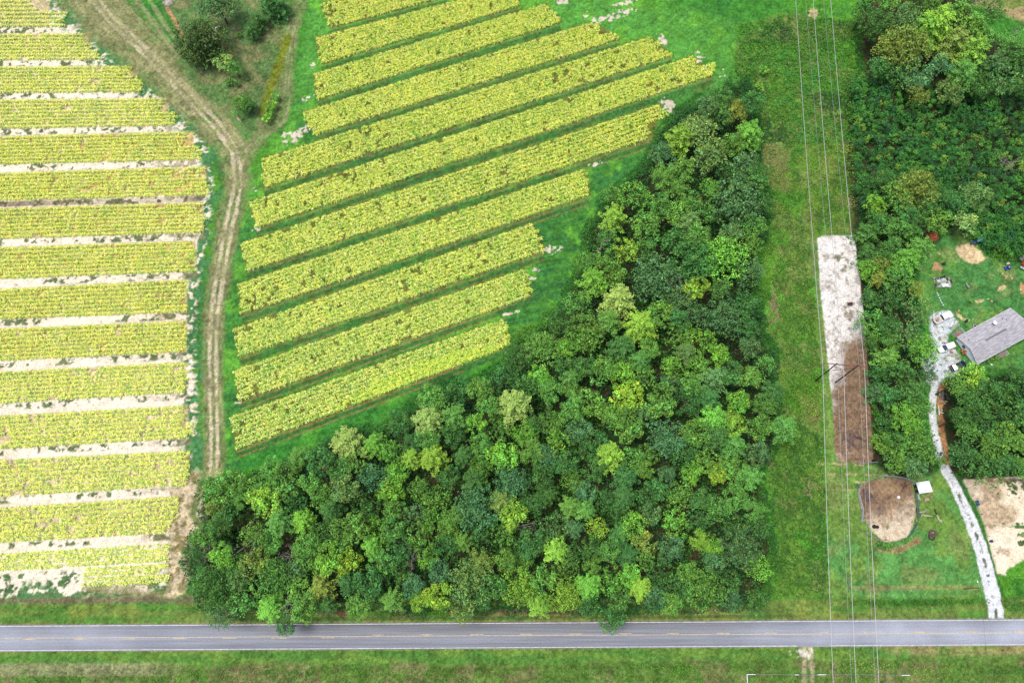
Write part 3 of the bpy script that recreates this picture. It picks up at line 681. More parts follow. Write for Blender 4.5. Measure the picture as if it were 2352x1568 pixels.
# ================================================================== TOBACCO
def tobacco_proto(seed, nl):
    rs = np.random.RandomState(seed); V = []; F = []; S = []
    for i in range(nl):
        t = i / (nl - 1); az = i * 2.4 + rs.uniform(-.3, .3); h = .25 + .85 * t + rs.uniform(-.05, .05)
        ln = (.84 - .36 * t) * rs.uniform(.85, 1.15); w = ln * .36
        up = .15 + .35 * t; d = np.array([math.cos(az), math.sin(az), 0]); s = np.array([-d[1], d[0], 0])
        base = np.array([0, 0, h]) + d * .04; mid = base + d * ln * .5 + np.array([0, 0, ln * up]); tip = base + d * ln * .95 + np.array([0, 0, ln * (up - .45)])
        o = len(V); V += [base, mid + s * w / 2 - [0, 0, .03], mid - s * w / 2 - [0, 0, .03], tip]
        F += [(o, o + 1, o + 3, o + 2)]
        S += [t, t, t, t + .1]
    return np.array(V), np.array(F), np.array(S)
PROT = [tobacco_proto(60 + i, 10) for i in range(6)]
rs = np.random.RandomState(3)
pts = []
for (x0, y0, x1, y1, sid) in ROWS:
    a = W(x0, y0, .75); b = W(x1, y1, .75); L = (b - a).length; sp = .50 if sid[0] == 'L' else .50
    n = int(L / sp)
    t = (np.arange(n) + rs.uniform(-.25, .25, n)) / n
    px = a.x + (b.x - a.x) * t + rs.normal(0, .1, n); py = a.y + (b.y - a.y) * t + rs.normal(0, .1, n)
    pts.append(np.stack([px, py, np.full(n, 0 if sid[0] == 'L' else 1), np.full(n, int(sid[1:]))], 1))
pts = np.concatenate(pts)
gapn = fbm(pts[:, 0], pts[:, 1], 1.7, 23, 2); bign = fbm(pts[:, 0], pts[:, 1], 14, 24, 3)
keep = (gapn * .75 + bign * .25) > np.where(pts[:, 2] == 0, .29, .29)
keep &= rs.rand(len(pts)) > .015
uu, vv = PX(pts[:, 0], pts[:, 1]); keep &= (uu > -90) & (vv > -45)
pts = pts[keep]; bign = bign[keep]
hue = fbm(pts[:, 0], pts[:, 1], 5, 26, 3)
dark = sstep(.5, .72, hue + .12 * (bign - .5)) * .3
lowR = (pts[:, 2] == 1) * np.interp(pts[:, 3], [0, 5, 10], [.02, .16, .36])
greenness = np.clip(dark + lowR + rs.normal(0, .2, len(pts)), 0, 1)
YEL, GRN, ORG, PAL = np.array((.76, .80, .09)), np.array((.17, .43, .025)), np.array((.75, .5, .08)), np.array((.80, .84, .26))
def plant_cols(g, S):
    """young top leaves pale green-yellow, ripe lower leaves yellow"""
    base = YEL * (1 - g) + GRN * g
    f = np.clip(.75 - .75 * S[:, None] + 0, 0, 1)
    c = base * (1 - f * 0.55) + GRN * .8 * f * .55
    return c
cam_v = np.array([0, 0, CAM_H])
dist = np.hypot(pts[:, 0], pts[:, 1])
order = np.argsort(dist); near = order[:300]; rest = order[300:]
tv = []; tf = []; tc = []; o = 0
pid = rs.randint(0, 6, len(pts)); ang = rs.uniform(0, 2 * PI, len(pts)); scl = rs.uniform(.85, 1.2, len(pts)) * np.where(pts[:, 2] == 0, .84, .94)
for k in range(6):
    idx = rest[pid[rest] == k]
    Vp, Fp, Sp = PROT[k]; n = len(idx); m_ = len(Vp)
    ca, sa = np.cos(ang[idx])[:, None], np.sin(ang[idx])[:, None]; s = scl[idx][:, None]
    vx = (Vp[None, :, 0] * ca - Vp[None, :, 1] * sa) * s + pts[idx, 0][:, None]
    vy = (Vp[None, :, 0] * sa + Vp[None, :, 1] * ca) * s + pts[idx, 1][:, None]
    vz = Vp[None, :, 2] * s
    tv.append(np.stack([vx, vy, vz], -1).reshape(-1, 3))
    tf.append((Fp[None] + (np.arange(n) * m_)[:, None, None]).reshape(-1, 4) + o); o += n * m_
    leafn = rs.rand(n, m_ // 4).repeat(4, axis=1)
    g = np.clip(greenness[idx][:, None] + .85 * (leafn < .30) - .05, 0, 1) * np.ones((1, m_))
    c = YEL * (1 - g[..., None]) + GRN * g[..., None]
    c = np.where((leafn > .78)[..., None], PAL, c); c = np.where((leafn > .99)[..., None], ORG, c) * (0.62 + .5 * rs.rand(n, m_ // 4).repeat(4, axis=1))[..., None]
    tc.append(c.reshape(-1, 3))
me = mesh_np("tobacco_crop", np.concatenate(tv), np.concatenate(tf), np.clip(np.concatenate(tc), 0, .85), [CROP])
tag(link("tobacco_crop", me), "dense strips of yellow-green tobacco plants covering both fields", "crop", kind="stuff")
protm = []
for k in range(6):
    Vp, Fp, Sp = PROT[k]
    for gg in (0.12, .42):
        ln = rs.rand(len(Vp) // 4).repeat(4); g = np.clip(gg + .75 * (ln < .3) - .05, 0, 1)[:, None]
        protm.append(mesh_np("tobacco_plant", Vp, Fp, YEL * (1 - g) + GRN * g, [CROP]))
for j, i in enumerate(near):
    o_ = link("tobacco_plant", protm[pid[i] * 2 + (greenness[i] > .28)], None, (float(pts[i, 0]), float(pts[i, 1]), 0), float(ang[i])); s = float(scl[i]); o_.scale = (s, s, s)
    tag(o_, "broad-leaved yellow-green tobacco plant in the planted strip nearest the triangular wood", "tobacco plant", "tobacco plants in the strip nearest the wood")

# ================================================================== WEEDS (one mass of low leaves)
def scatter(name, quads, label, cat, seed, zmax_mul=1.0):
    """quads: list of (polygon, density per m2, height, leaf size, [(colour, weight)...], clumpiness, edge)"""
    rs = np.random.RandomState(seed); Vs = []; Fs = []; Cs = []; o = 0
    for (Q, dens, hh, ls, cols, clump, edge) in quads:
        xs = [W(a, b).x for a, b in Q]; ys = [W(a, b).y for a, b in Q]
        x0, x1, y0, y1 = min(xs) - 2, max(xs) + 2, min(ys) - 2, max(ys) + 2
        n = int((x1 - x0) * (y1 - y0) * dens)
        X = rs.uniform(x0, x1, n); Y = rs.uniform(y0, y1, n)
        u, v_ = PX(X, Y)
        sd = poly_sd(u, v_, Q, 40)
        nm = fbm(X, Y, 3.2, 8, 4); nf = fbm(X, Y, 1.1, 9, 3); nb = fbm(X, Y, 9, 13, 3)
        ok = (sd + (nm - .5) * edge * 3 > 0) & (nf * .6 + nm * .4 > clump + .06 * rs.randn(n))
        X, Y, nm, nf, nb = X[ok], Y[ok], nm[ok], nf[ok], nb[ok]; n = len(X)
        if not n: continue
        hm = hh * np.clip((nf - .3) * 2.4, .15, 1.2) * (.6 + .8 * nm)
        Zz = hm * np.sqrt(rs.rand(n)) * zmax_mul
        P = np.stack([X, Y, Zz], 1)
        N = rs.randn(n, 3) * .55 + np.array([0, 0, .9])
        Lf = ls * rs.uniform(.6, 1.4, n)
        cs = np.array([A(*c[0]) for c in cols]); w = np.array([c[1] for c in cols], float); w /= w.sum(); cw = np.cumsum(w)
        key = np.clip((nb - .5) * 2.6 + .5 + rs.normal(0, .13, n), 0, .999)
        idx = np.searchsorted(cw, key)
        cc_ = cs[np.clip(idx, 0, len(cols) - 1)] * (.75 + .5 * rs.rand(n))[:, None]
        v3, f3, c3 = leaves(P, N, Lf, cc_, rs, .5)
        Vs.append(v3); Fs.append(f3 + o); Cs.append(c3); o += len(v3)
    me = mesh_np(name, np.concatenate(Vs), np.concatenate(Fs), np.concatenate(Cs), [WEED])
    return tag(link(name, me), label, cat, kind="stuff")
G1, G2, G3, G4, TAN = (112, 182, 60), (78, 150, 54), (158, 206, 74), (60, 124, 60), (186, 180, 116)
CUT_N = [(1700, 60), (1800, 40), (1960, 50), (1965, 200), (1962, 330), (1850, 330), (1745, 330), (1735, 240), (1690, 170)]
CUT_M = [(1745, 330), (1960, 330), (1975, 440), (1945, 538), (1876, 540), (1858, 560), (1850, 400), (1835, 360), (1848, 560), (1870, 700), (1880, 860), (1888, 1000), (1800, 960), (1775, 850), (1748, 700), (1750, 600), (1768, 500), (1745, 380)]
CUT_S = [(1800, 960), (1890, 1000), (1895, 1150), (1902, 1340), (1893, 1368), (1772, 1368), (1785, 1240), (1762, 1100)]
scatter("weeds", [
    (CUT_N, 13, .9, .55, [(G4, 1), (G2, 2), (G1, 3), ((96, 184, 70), 2)], .38, 4),
    (CUT_M, 12, .7, .42, [(TAN, 1), (G1, 2), (G2, 2), (G3, 1.4)], .38, 5),
    (CUT_S, 13, .9, .5, [(G2, 2), ((70, 140, 50), 2), (G1, 2), (G3, 1)], .38, 4),
    ([(1760, 840), (1880, 860), (1888, 960), (1800, 950)], 10, .9, .5, [(G3, 1), ((110, 190, 40), 2)], .4, 5),
    ([(1650, 250), (1690, 120), (1740, 130), (1745, 300), (1720, 330), (1700, 260)], 12, 1.3, .5, [(G2, 1), (G1, 2), ((80, 170, 60), 1)], .38, 5),
    ([(-60, 1540), (600, 1530), (1250, 1532), (1830, 1524), (1830, 1660), (-60, 1660)], 7, .5, .4, [((150, 136, 90), 1), (G2, 2), (G1, 2)], .50, 5),
    ([(1885, 1515), (2060, 1520), (2200, 1535), (2460, 1530), (2460, 1660), (1885, 1660)], 8, .6, .4, [(G2, 2), (G1, 2), (G3, 1)], .46, 5),
    ([(1460, 1524), (1640, 1516), (1640, 1545), (1460, 1545)], 10, .8, .45, [(G2, 1), (G1, 2)], .42, 4),
    ([(1950, 1378), (2270, 1376), (2272, 1392), (1950, 1392)], 10, .7, .4, [(G2, 2), (G1, 2)], .42, 3),
    ([(2305, 1380), (2320, 1330), (2460, 1330), (2460, 1400), (2310, 1400)], 7, .6, .4, [(G2, 2), (G3, 2)], .48, 4),
    ([(400, 150), (520, 240), (600, 280), (640, 200), (650, 60), (560, 100), (560, 200), (420, 160)], 6, .5, .35, [((150, 142, 96), 2), (G2, 1), (G1, 1)], .5, 5),
    ([(2262, 525), (2330, 530), (2440, 560), (2440, 600), (2345, 605), (2300, 600), (2262, 585), (2240, 555)], 22, 2.0, .55, [(G4, 1), ((64, 150, 56), 2), (G1, 1)], .28, 3),
], "tangled low weeds and brambles in the power line cut and along the ditches", "weeds", 77)
# brambles and vines along the wood's edges
def ribbon(pts, w):
    L = []; Rr = []
    for i, (x, y) in enumerate(pts):
        x0, y0 = pts[max(i - 1, 0)]; x1, y1 = pts[min(i + 1, len(pts) - 1)]
        dx, dy = x1 - x0, y1 - y0; q = math.hypot(dx, dy); nx, ny = -dy / q * w, dx / q * w
        L.append((x + nx, y + ny)); Rr.append((x - nx, y - ny))
    return L + Rr[::-1]
EDG = [(W_[0], W_[1]) for W_ in WOOD]
scatter("undergrowth", [
    (ribbon(WOOD[5:21], 17), 26, 1.7, .42, [((60, 140, 52), 2), ((80, 160, 58), 3), ((120, 186, 64), 1)], .37, 9),
    (ribbon(WOOD[20:43], 12), 24, 2.2, .45, [(G4, 1), ((66, 136, 56), 2), (G1, 1)], .38, 7),
    (ribbon(WOOD[44:54], 8), 12, 1.5, .5, [(G4, 2), (G2, 2)], .45, 3),
    (WOOD, 6, 4.5, .7, [((60, 120, 56), 3), (G2, 2)], .38, 1), (EASTW, 4, 2.5, .7, [(G4, 3), (G2, 1)], .4, 1), (SOUTHW, 4, 2.5, .7, [(G4, 3), (G2, 1)], .4, 1),
    (ribbon([(1968, 60), (1975, 200), (1962, 300), (1972, 420), (1985, 560), (1996, 700), (2003, 850), (2012, 1040)], 9), 20, 1.8, .5, [(G4, 2), (G2, 2), (G1, 1)], .36, 3),
    (ribbon([(2180, 1088), (2260, 1093), (2352, 1087), (2440, 1087)], 6), 18, 1.6, .5, [(G4, 2), (G2, 2)], .36, 3),
], "dark shrubs, vines and saplings under and around the edge of the woods", "undergrowth", 78)

# ================================================================== TREES
def unit(rs, n, zmin=-1.0):
    z = rs.uniform(zmin, 1, n); a = rs.uniform(0, 2 * PI, n); r = np.sqrt(1 - z * z)
    return np.stack([r * np.cos(a), r * np.sin(a), z], 1)
def crown_round(seed, R=3.6, top=0.0, depth=6.4, ncl=34, per=70, leaf=.4, cr=(.13, .27), inner=200, tight=.78):
    """clumps of leaves over a dome with uneven lobes; z = 0 is the crown's middle height"""
    rs = np.random.RandomState(seed)
    lob = rs.uniform(.75, 1.18, 7)
    def lobe(a): return np.interp((a % (2 * PI)) / (2 * PI) * 7, np.arange(8), np.append(lob, lob[0]))
    D = unit(rs, ncl, -.3); k = rs.uniform(tight - .2, 1.06, ncl)
    a = np.arctan2(D[:, 1], D[:, 0]); s = lobe(a) * k
    Cc = D * np.stack([R * s, R * s, depth * .5 * k * rs.uniform(.85, 1.12, ncl)], 1)
    Ps = []; Ns = []; Ls = []; Cs = []
    for c in Cc:
        r = R * rs.uniform(*cr); n = int(per * (r / (R * .27)) ** 2)
        d = unit(rs, n, -.35); P = c + d * np.array([r, r, r * .8]) * (rs.uniform(.55, 1.08, n) ** .7)[:, None]
        Ps.append(P); Ns.append(d * .9 + np.array([0, 0, .45]) + rs.randn(n, 3) * .4); Ls.append(leaf * rs.uniform(.6, 1.35, n))
        t = rs.uniform(.62, 1.38); hue_ = rs.uniform(-.2, .25)
        Cs.append(np.clip(t * (1 + rs.normal(0, .24, (n, 1))) * np.array([1 + hue_, 1, 1 - hue_]), .3, 2.2))
    d = unit(rs, inner, -.8); P = d * np.array([R * .72, R * .72, depth * .42]) * (rs.uniform(.3, 1, inner))[:, None]
    Ps.append(P); Ns.append(d + rs.randn(inner, 3) * .7); Ls.append(leaf * 1.5 * np.ones(inner)); Cs.append(np.full((inner, 3), .85))
    V, F, C_ = leaves(np.concatenate(Ps), np.concatenate(Ns), np.concatenate(Ls), np.concatenate(Cs), rs, .66)
    return mesh_np("crown", V, F, C_, [LEAF])
def crown_star(seed, R=3.5, depth=7.0, nbr=26, per=64, leaf=.38):
    """tiered limbs raying out from a leader, leaves sprayed along each"""
    rs = np.random.RandomState(seed); Ps = []; Ns = []; Ls = []; Cs = []; tb = []
    for i in range(nbr):
        t = i / (nbr - 1); az = i * 2.4 + rs.uniform(-.35, .35); z0 = depth * (.5 - t * .95) ; ln = R * (.28 + .8 * t ** .6) * rs.uniform(.75, 1.15)
        rise = rs.uniform(.05, .5) * (1.25 - t) * ln
        d = np.array([math.cos(az), math.sin(az), 0]); s = np.array([-d[1], d[0], 0])
        n = int(per * (.5 + t * .8)); u = rs.uniform(.12, 1.05, n) ** .8
        w = ln * .25 * (1.05 - np.abs(u - .5) * 1.3).clip(.1, 1)
        az_ = rs.uniform(-.25, .25, n); P = np.array([0, 0, z0]) + d * (u * ln)[:, None] + np.array([0, 0, 1.0]) * (rise * np.sin(u * 1.9))[:, None] + s * (rs.uniform(-1, 1, n) * w)[:, None] + rs.randn(n, 3) * .1
        Ps.append(P); Ns.append(rs.randn(n, 3) * .35 + np.array([0, 0, 1]) + d * .35); Ls.append(leaf * rs.uniform(.6, 1.3, n))
        tt = rs.uniform(.85, 1.2); Cs.append(np.clip(tt * (1 + rs.normal(0, .14, (n, 1))) * np.ones((n, 3)), .3, 1.8))
        tb.append(tube_np([(0, 0, z0), tuple(np.array([0, 0, z0]) + d * ln * .5 + [0, 0, rise * .8]), tuple(np.array([0, 0, z0]) + d * ln * .9 + [0, 0, rise])], [.07, .045, .015], 4))
    n = 200; d = unit(rs, n, -.8); Ps.append(d * np.array([R * .5, R * .5, depth * .4]) - np.array([0, 0, .8])); Ns.append(d + rs.randn(n, 3) * .5); Ls.append(np.full(n, .6)); Cs.append(np.full((n, 3), .8))
    V, F, C_ = leaves(np.concatenate(Ps), np.concatenate(Ns), np.concatenate(Ls), np.concatenate(Cs), rs, .5)
    return mesh_np("crown", V, F, C_, [LEAF])
def crown_wisp(seed, R=3.2, depth=7.0):
    rs = np.random.RandomState(seed); Ps = []; Ns = []; Ls = []; Cs = []
    for i in range(46):
        d = unit(rs, 1, -.3)[0]; c = d * np.array([R, R, depth * .5]) * rs.uniform(.45, 1); n = 42
        tang = np.array([d[0], d[1], .7]); P = c + rs.randn(n, 3) * np.array([.28, .28, .25]) + tang * rs.uniform(-.7, .7, n)[:, None]
        Ps.append(P); Ns.append(rs.randn(n, 3) * .6 + np.array([0, 0, .7])); Ls.append(.34 * rs.uniform(.6, 1.3, n)); Cs.append(np.clip(rs.uniform(.8, 1.2) * (1 + rs.normal(0, .2, (n, 1))) * np.ones((n, 3)), .3, 1.8))
    V, F, C_ = leaves(np.concatenate(Ps), np.concatenate(Ns), np.concatenate(Ls), np.concatenate(Cs), rs, .5)
    return mesh_np("crown", V, F, C_, [LEAF])
def trunk_mesh(seed, h, r, depth, R, mat, limbs=7):
    rs = np.random.RandomState(seed)
    lean = rs.uniform(-.03, .03, 2)
    path = [(lean[0] * z + .1 * math.sin(z * .6), lean[1] * z, z) for z in np.linspace(-.3, h + depth * .3, 6)]
    ts = [tube_np(path, [r * 1.35, r, r * .85, r * .65, r * .4, r * .12], 8)]
    for i in range(limbs):
        z0 = h - depth * .45 + rs.uniform(0, depth * .5); az = i * 2.4; ln = R * rs.uniform(.55, .85)
        d = Vector((math.cos(az), math.sin(az), 0)); b = Vector((lean[0] * z0, lean[1] * z0, z0))
        ts.append(tube_np([b, b + d * ln * .5 + Vector((0, 0, ln * .3)), b + d * ln + Vector((0, 0, ln * .45))], [r * .42, r * .26, r * .06], 5))
    V, F = join_tubes(ts)
    return mesh_np("trunk", V, F, None, [mat], smooth=True)
CR = {"round": [crown_round(100 + i, ncl=44 + 6 * (i % 4), per=46) for i in range(9)],
      "oak": [crown_round(200 + i, R=3.8, depth=5.6, ncl=80, per=36, cr=(.11, .19), leaf=.36, tight=.92) for i in range(4)],
      "star": [crown_star(300 + i, nbr=34 + 6 * i) for i in range(4)],
      "grand": [crown_round(250 + i, R=6.5, depth=9.5, ncl=200, per=60, cr=(.07, .13), leaf=.46, tight=.92, inner=900) for i in range(4)],
      "cedar": [crown_round(270, R=6.5, depth=11, ncl=260, per=80, cr=(.07, .12), leaf=.5, tight=1.02, inner=1800)],
      "wisp": [crown_wisp(400 + i) for i in range(3)],
      "low": [crown_round(500 + i, R=2.0, depth=2.6, ncl=14, per=60, leaf=.34, inner=120) for i in range(3)]}
BASE_R = {"cedar": 6.5, "grand": 6.5, "round": 3.6, "oak": 3.8, "star": 3.4, "wisp": 3.2, "low": 2.0}
BASE_D = {"cedar": 9.5, "grand": 9.5, "round": 4.6, "oak": 4.8, "star": 6.0, "wisp": 7.0, "low": 2.6}
TR = {k: [trunk_mesh(600 + 10 * j + i, 11.0 if k != "low" else 1.3, .2 if k != "low" else .07, BASE_D[k], BASE_R[k], BARK, 7 if k != "low" else 4) for i in range(2)] for j, k in enumerate(CR)}
CH = {k: 11.0 if k != "low" else 1.3 for k in CR}     # height of the crown's middle above the ground at scale 1
LOOK = {  # colour at picture brightness, words
    "mid": ((106, 162, 68), "mid-green"), "deep": ((80, 134, 62), "deep green"), "blue": ((92, 142, 84), "blue-green"), "yellow": ((148, 194, 66), "yellow-green"),
    "bright": ((122, 186, 66), "bright green"), "olive": ((132, 156, 66), "olive"), "grey": ((108, 152, 80), "grey-green"), "cedar": ((82, 112, 54), "dark olive"), "rust": ((170, 100, 70), "rust-red"), "pale": ((150, 186, 96), "pale green")}
LEAFGAIN = 1.8
NAME = {"cedar": "cedar_tree", "round": "broadleaf_tree", "oak": "oak_tree", "star": "sweetgum_tree", "wisp": "willow_tree", "low": "bush"}
SHAPE = {"round": "rounded tree", "oak": "oak with a knobbly crown", "star": "tree with star-shaped limbs", "wisp": "feathery tree", "low": "low bush"}
TREES = []
tr_rs = random.Random(21)
def tree(kind, x, y, rpx, look, zc=None, dead=0.0, name=None):
    """x, y: where the crown's middle is seen; rpx: crown radius in picture units"""
    zc = zc if zc is not None else {"low": 1.2}.get(kind, 10.5)
    p = W(x, y, zc); sc = (W(x + rpx, y, zc) - p).length
    s = sc / BASE_R[kind]; sz = zc / CH[kind]
    key = "grand" if (rpx >= 41 and kind in ("oak", "round", "wisp")) else kind
    s = sc / BASE_R[key]
    root = empty(name or NAME[kind], (p.x, p.y, 0), tr_rs.uniform(0, 2 * PI))
    i = tr_rs.randrange(1000)
    c = link("crown", CR[key][i % len(CR[key])], root); c.location = (0, 0, zc); c.scale = (s, s, min(s, zc / (BASE_D[key] * .45)) * tr_rs.uniform(.9, 1.12))
    t = link("trunk", TR[key][i % 2], root); t.scale = (s, s, sz)
    rgb, word = LOOK[look]; a = A(*rgb) * LEAFGAIN * tr_rs.uniform(.86, 1.16)
    hs = tr_rs.uniform(-.12, .12)
    c.color = (float(a[0] * (1 + hs)), float(a[1]), float(a[2] * (1 - hs)), 1)
    TREES.append([root, kind, word, x, y, rpx]); return root
def dead_tree(x, y, h, spread, seed, rz=0, label="", fallen=False, top=None):
    rs = random.Random(seed); ts = []
    p = W(x, y, 0 if fallen else h * .75)
    def grow(b, d, ln, r, lev):
        e = b + d * ln * .5 + Vector((rs.uniform(-.08, .08), rs.uniform(-.08, .08), 0)) * ln; f = e + (d + Vector((rs.uniform(-.3, .3), rs.uniform(-.3, .3), rs.uniform(-.1, .3)))).normalized() * ln * .5
        ts.append(tube_np([b, e, f], [r, r * .75, r * .4], 5 if lev else 7))
        if lev < 3:
            for q in range(3 if lev else 7):
                t = rs.uniform(.45, 1.0); st = b.lerp(f, t) if lev else b + d * ln * (.45 + .55 * q / 6)
                a = rs.uniform(0, 2 * PI); dd = (d * .35 + Vector((math.cos(a), math.sin(a), rs.uniform(.0, .5))) * .9).normalized()
                grow(st, dd, ln * (.34 if lev == 0 else .6) * spread * rs.uniform(.7, 1.2), r * .45, lev + 1)
    if fallen: grow(Vector((0, 0, .5)), Vector((math.cos(rz), math.sin(rz), .12)).normalized(), h, .16, 0)
    else: grow(Vector((0, 0, -.2)), Vector((rs.uniform(-.06, .06), rs.uniform(-.06, .06), 1)).normalized(), h, .17, 0)
    V, F = join_tubes(ts)
    o = link("fallen_tree" if fallen else "dead_tree", mesh_np("dead_tree", V, F, None, [DEADWOOD], smooth=True), None, (p.x, p.y, 0))
    return tag(o, label, "dead tree")
# --- trees one can pick out (kind, x, y, radius, look, height of crown)
HAND = [
 ("oak", 500, 8, 55, "blue", 9), ("cedar", 463, 106, 62, "cedar", 5.5), ("round", 512, 144, 23, "pale", 4.5), ("round", 541, 159, 19, "mid", 4), ("low", 529, 188, 13, "mid", 1.2), ("low", 546, 194, 8, "deep", 1),
 ("round", 556, 240, 26, "mid", 3.4), ("round", 572, 246, 18, "deep", 3), ("low", 634, 222, 11, "bright", 2), ("low", 627, 240, 14, "bright", 2.2), ("low", 620, 256, 14, "bright", 2.2), ("low", 612, 273, 14, "bright", 2),
 ("star", 617, 16, 34, "deep", 5), ("star", 592, 48, 24, "deep", 4), ("star", 578, 72, 20, "deep", 3.4), ("low", 547, 81, 8, "mid", 1.4), ("star", 640, 12, 26, "deep", 4.5),
 ("low", 1754, 163, 13, "bright", 2), ("low", 1745, 200, 12, "yellow", 2),
 # beside the road on the left
 ("oak", 495, 1355, 52, "deep", 11), ("oak", 508, 1415, 34, "blue", 9.5), ("round", 655, 1436, 25, "deep", 9), ("round", 628, 1330, 50, "mid", 11), ("round", 590, 1290, 38, "olive", 10),
 ("oak", 448, 1285, 30, "deep", 8.5), ("round", 470, 1330, 34, "deep", 10), ("round", 500, 1125, 36, "mid", 9), ("round", 520, 1170, 34, "deep", 8.5), ("round", 490, 1165, 26, "olive", 9),
 ("oak", 560, 1376, 36, "mid", 10), ("round", 705, 1260, 42, "mid", 11), ("round", 610, 1150, 40, "yellow", 11), ("star", 738, 1350, 34, "olive", 10), ("low", 520, 1232, 22, "deep", 3),
 # knobbly blue-green oaks
 ("oak", 1090, 1170, 58, "blue", 12), ("oak", 1178, 1110, 44, "blue", 12), ("oak", 1700, 1265, 54, "blue", 13), ("oak", 1530, 1010, 46, "blue", 12), ("oak", 1690, 470, 66, "blue", 12), ("oak", 1600, 600, 58, "deep", 13),
 ("oak", 1500, 640, 62, "blue", 12), ("oak", 1660, 590, 58, "bright", 13), ("oak", 1660, 735, 52, "blue", 12), ("oak", 1560, 690, 42, "blue", 11), ("oak", 1080, 1330, 56, "grey", 12), ("oak", 1620, 1350, 52, "mid", 12),
 # star-shaped pale ones
 ("star", 1277, 1262, 32, "yellow", 14), ("star", 995, 1052, 34, "yellow", 13), ("star", 1400, 1045, 34, "yellow", 13), ("star", 1640, 960, 34, "bright", 13), ("star", 1350, 1345, 32, "bright", 12), ("star", 1180, 930, 42, "pale", 13),
 ("star", 1470, 750, 40, "yellow", 12), ("star", 1420, 690, 40, "pale", 12), ("round", 1245, 800, 44, "mid", 12), ("round", 1345, 770, 50, "mid", 12), ("wisp", 1105, 1290, 30, "olive", 12), ("star", 985, 965, 40, "pale", 12),
 ("star", 800, 1020, 44, "pale", 10), ("star", 690, 1050, 30, "mid", 9), ("round", 600, 1120, 30, "mid", 9), ("round", 660, 1110, 40, "mid", 10), ("oak", 1600, 300, 44, "pale", 10), ("star", 1560, 320, 36, "yellow", 10),
 ("round", 1630, 360, 40, "grey", 10), ("star", 1720, 310, 36, "bright", 9), ("round", 1690, 260, 30, "olive", 8), ("star", 1410, 500, 34, "yellow", 11), ("round", 1480, 520, 40, "mid", 10), ("star", 1800, 985, 34, "mid", 11),
 ("star", 1640, 870, 36, "grey", 12), ("star", 1470, 1350, 28, "yellow", 12), ("round", 1300, 1370, 42, "yellow", 11), ("round", 1195, 1350, 46, "yellow", 11), ("round", 1405, 1420, 32, "deep", 9),
 # east row
 ("round", 2143, 545, 13, "rust", 7), ("oak", 2118, 800, 42, "bright", 10), ("oak", 2090, 770, 30, "grey", 10), ("oak", 2110, 720, 34, "grey", 9), ("round", 2105, 665, 20, "olive", 7), ("star", 2080, 600, 34, "bright", 10), ("star", 2110, 575, 34, "mid", 10),
 ("wisp", 2110, 1030, 44, "mid", 9), ("wisp", 2080, 960, 36, "bright", 9), ("round", 2235, 868, 34, "yellow", 9), ("round", 2160, 1060, 14, "mid", 5), ("star", 2020, 640, 18, "olive", 6),
 ("oak", 2105, 430, 52, "olive", 11), ("oak", 2060, 455, 34, "mid", 9), ("round", 2216, 510, 30, "pale", 8), ("round", 2010, 470, 24, "bright", 7), ("round", 2240, 450, 32, "grey", 9),
 # old trees at the top right
 ("oak", 2085, 110, 62, "olive", 12), ("oak", 2050, 112, 48, "olive", 11), ("oak", 2075, 45, 42, "grey", 12), ("star", 2150, 60, 44, "yellow", 13), ("star", 2185, 105, 40, "olive", 11), ("star", 2125, 70, 40, "bright", 12), ("oak", 2010, 60, 42, "deep", 11), ("round", 1985, 25, 34, "deep", 9),
 ("star", 2235, 115, 38, "yellow", 13), ("oak", 2275, 30, 34, "deep", 8), ("round", 2200, 35, 36, "mid", 10), ("wisp", 2320, 100, 34, "mid", 9), ("oak", 2300, 190, 38, "grey", 9), ("round", 2105, 175, 40, "blue", 9), ("oak", 2060, 170, 34, "deep", 8), ("round", 2180, 215, 34, "grey", 8), ("round", 2250, 200, 32, "deep", 8),
]
for h in HAND: tree(*h)
def fill(Q, sep, kinds, looks, zc, seed, rmul=.62, avoid=None, lowleft=False):
    rs = random.Random(seed); got = [(t[3], t[4], t[5]) for t in TREES]
    xs = [p[0] for p in Q]; ys = [p[1] for p in Q]
    N = 9000; X = np.array([rs.uniform(min(xs), max(xs)) for _ in range(N)]); Y = np.array([rs.uniform(min(ys), max(ys)) for _ in range(N)])
    sd = poly_sd(X, Y, Q, 60); out = []
    for x, y, d in zip(X, Y, sd):
        if d < 7: continue
        if avoid and any(math.hypot(x - a, y - b) < r for a, b, r in avoid): continue
        s = sep * rs.uniform(.8, 1.25)
        if any(math.hypot(x - a, y - b) < (s * .5 + r * .62) for a, b, r in got): continue
        r = s * rmul; got.append((x, y, r)); out.append((x, y, r))
    for x, y, r in out:
        z_ = rs.uniform(*zc)
        if lowleft: z_ = min(z_, 2.6 + max(0, x - np.interp(y, [420, 1060], [1978, 2010])) * .09)
        tree(rs.choices(*zip(*kinds))[0], x, y, r, rs.choices(*zip(*looks))[0], z_)
    return len(out)
GAPS = [(572, 1195, 26), (665, 1248, 18), (545, 1225, 22), (742, 1075, 20), (1200, 1200, 12), (945, 1283, 16), (1690, 545, 8), (1640, 655, 16)]
n1 = fill(WOOD, 41, [("round", 7), ("oak", 3), ("star", 1.3), ("wisp", .4)], [("mid", 7), ("deep", 4.5), ("blue", 1.2), ("yellow", .9), ("bright", 2.2), ("grey", .6), ("olive", .25)], (8.0, 13.5), 5, .74, GAPS)
n2 = fill(EASTW, 42, [("round", 5), ("oak", 4), ("star", 1)], [("deep", 5), ("mid", 3), ("blue", 1), ("bright", 1), ("olive", .6)], (6.5, 10), 6, .72, None, True)
n4 = fill(NORTHW, 44, [("round", 5), ("oak", 3), ("star", 2)], [("deep", 4), ("mid", 3), ("olive", 1.5), ("blue", 1)], (7, 12), 8, .66)
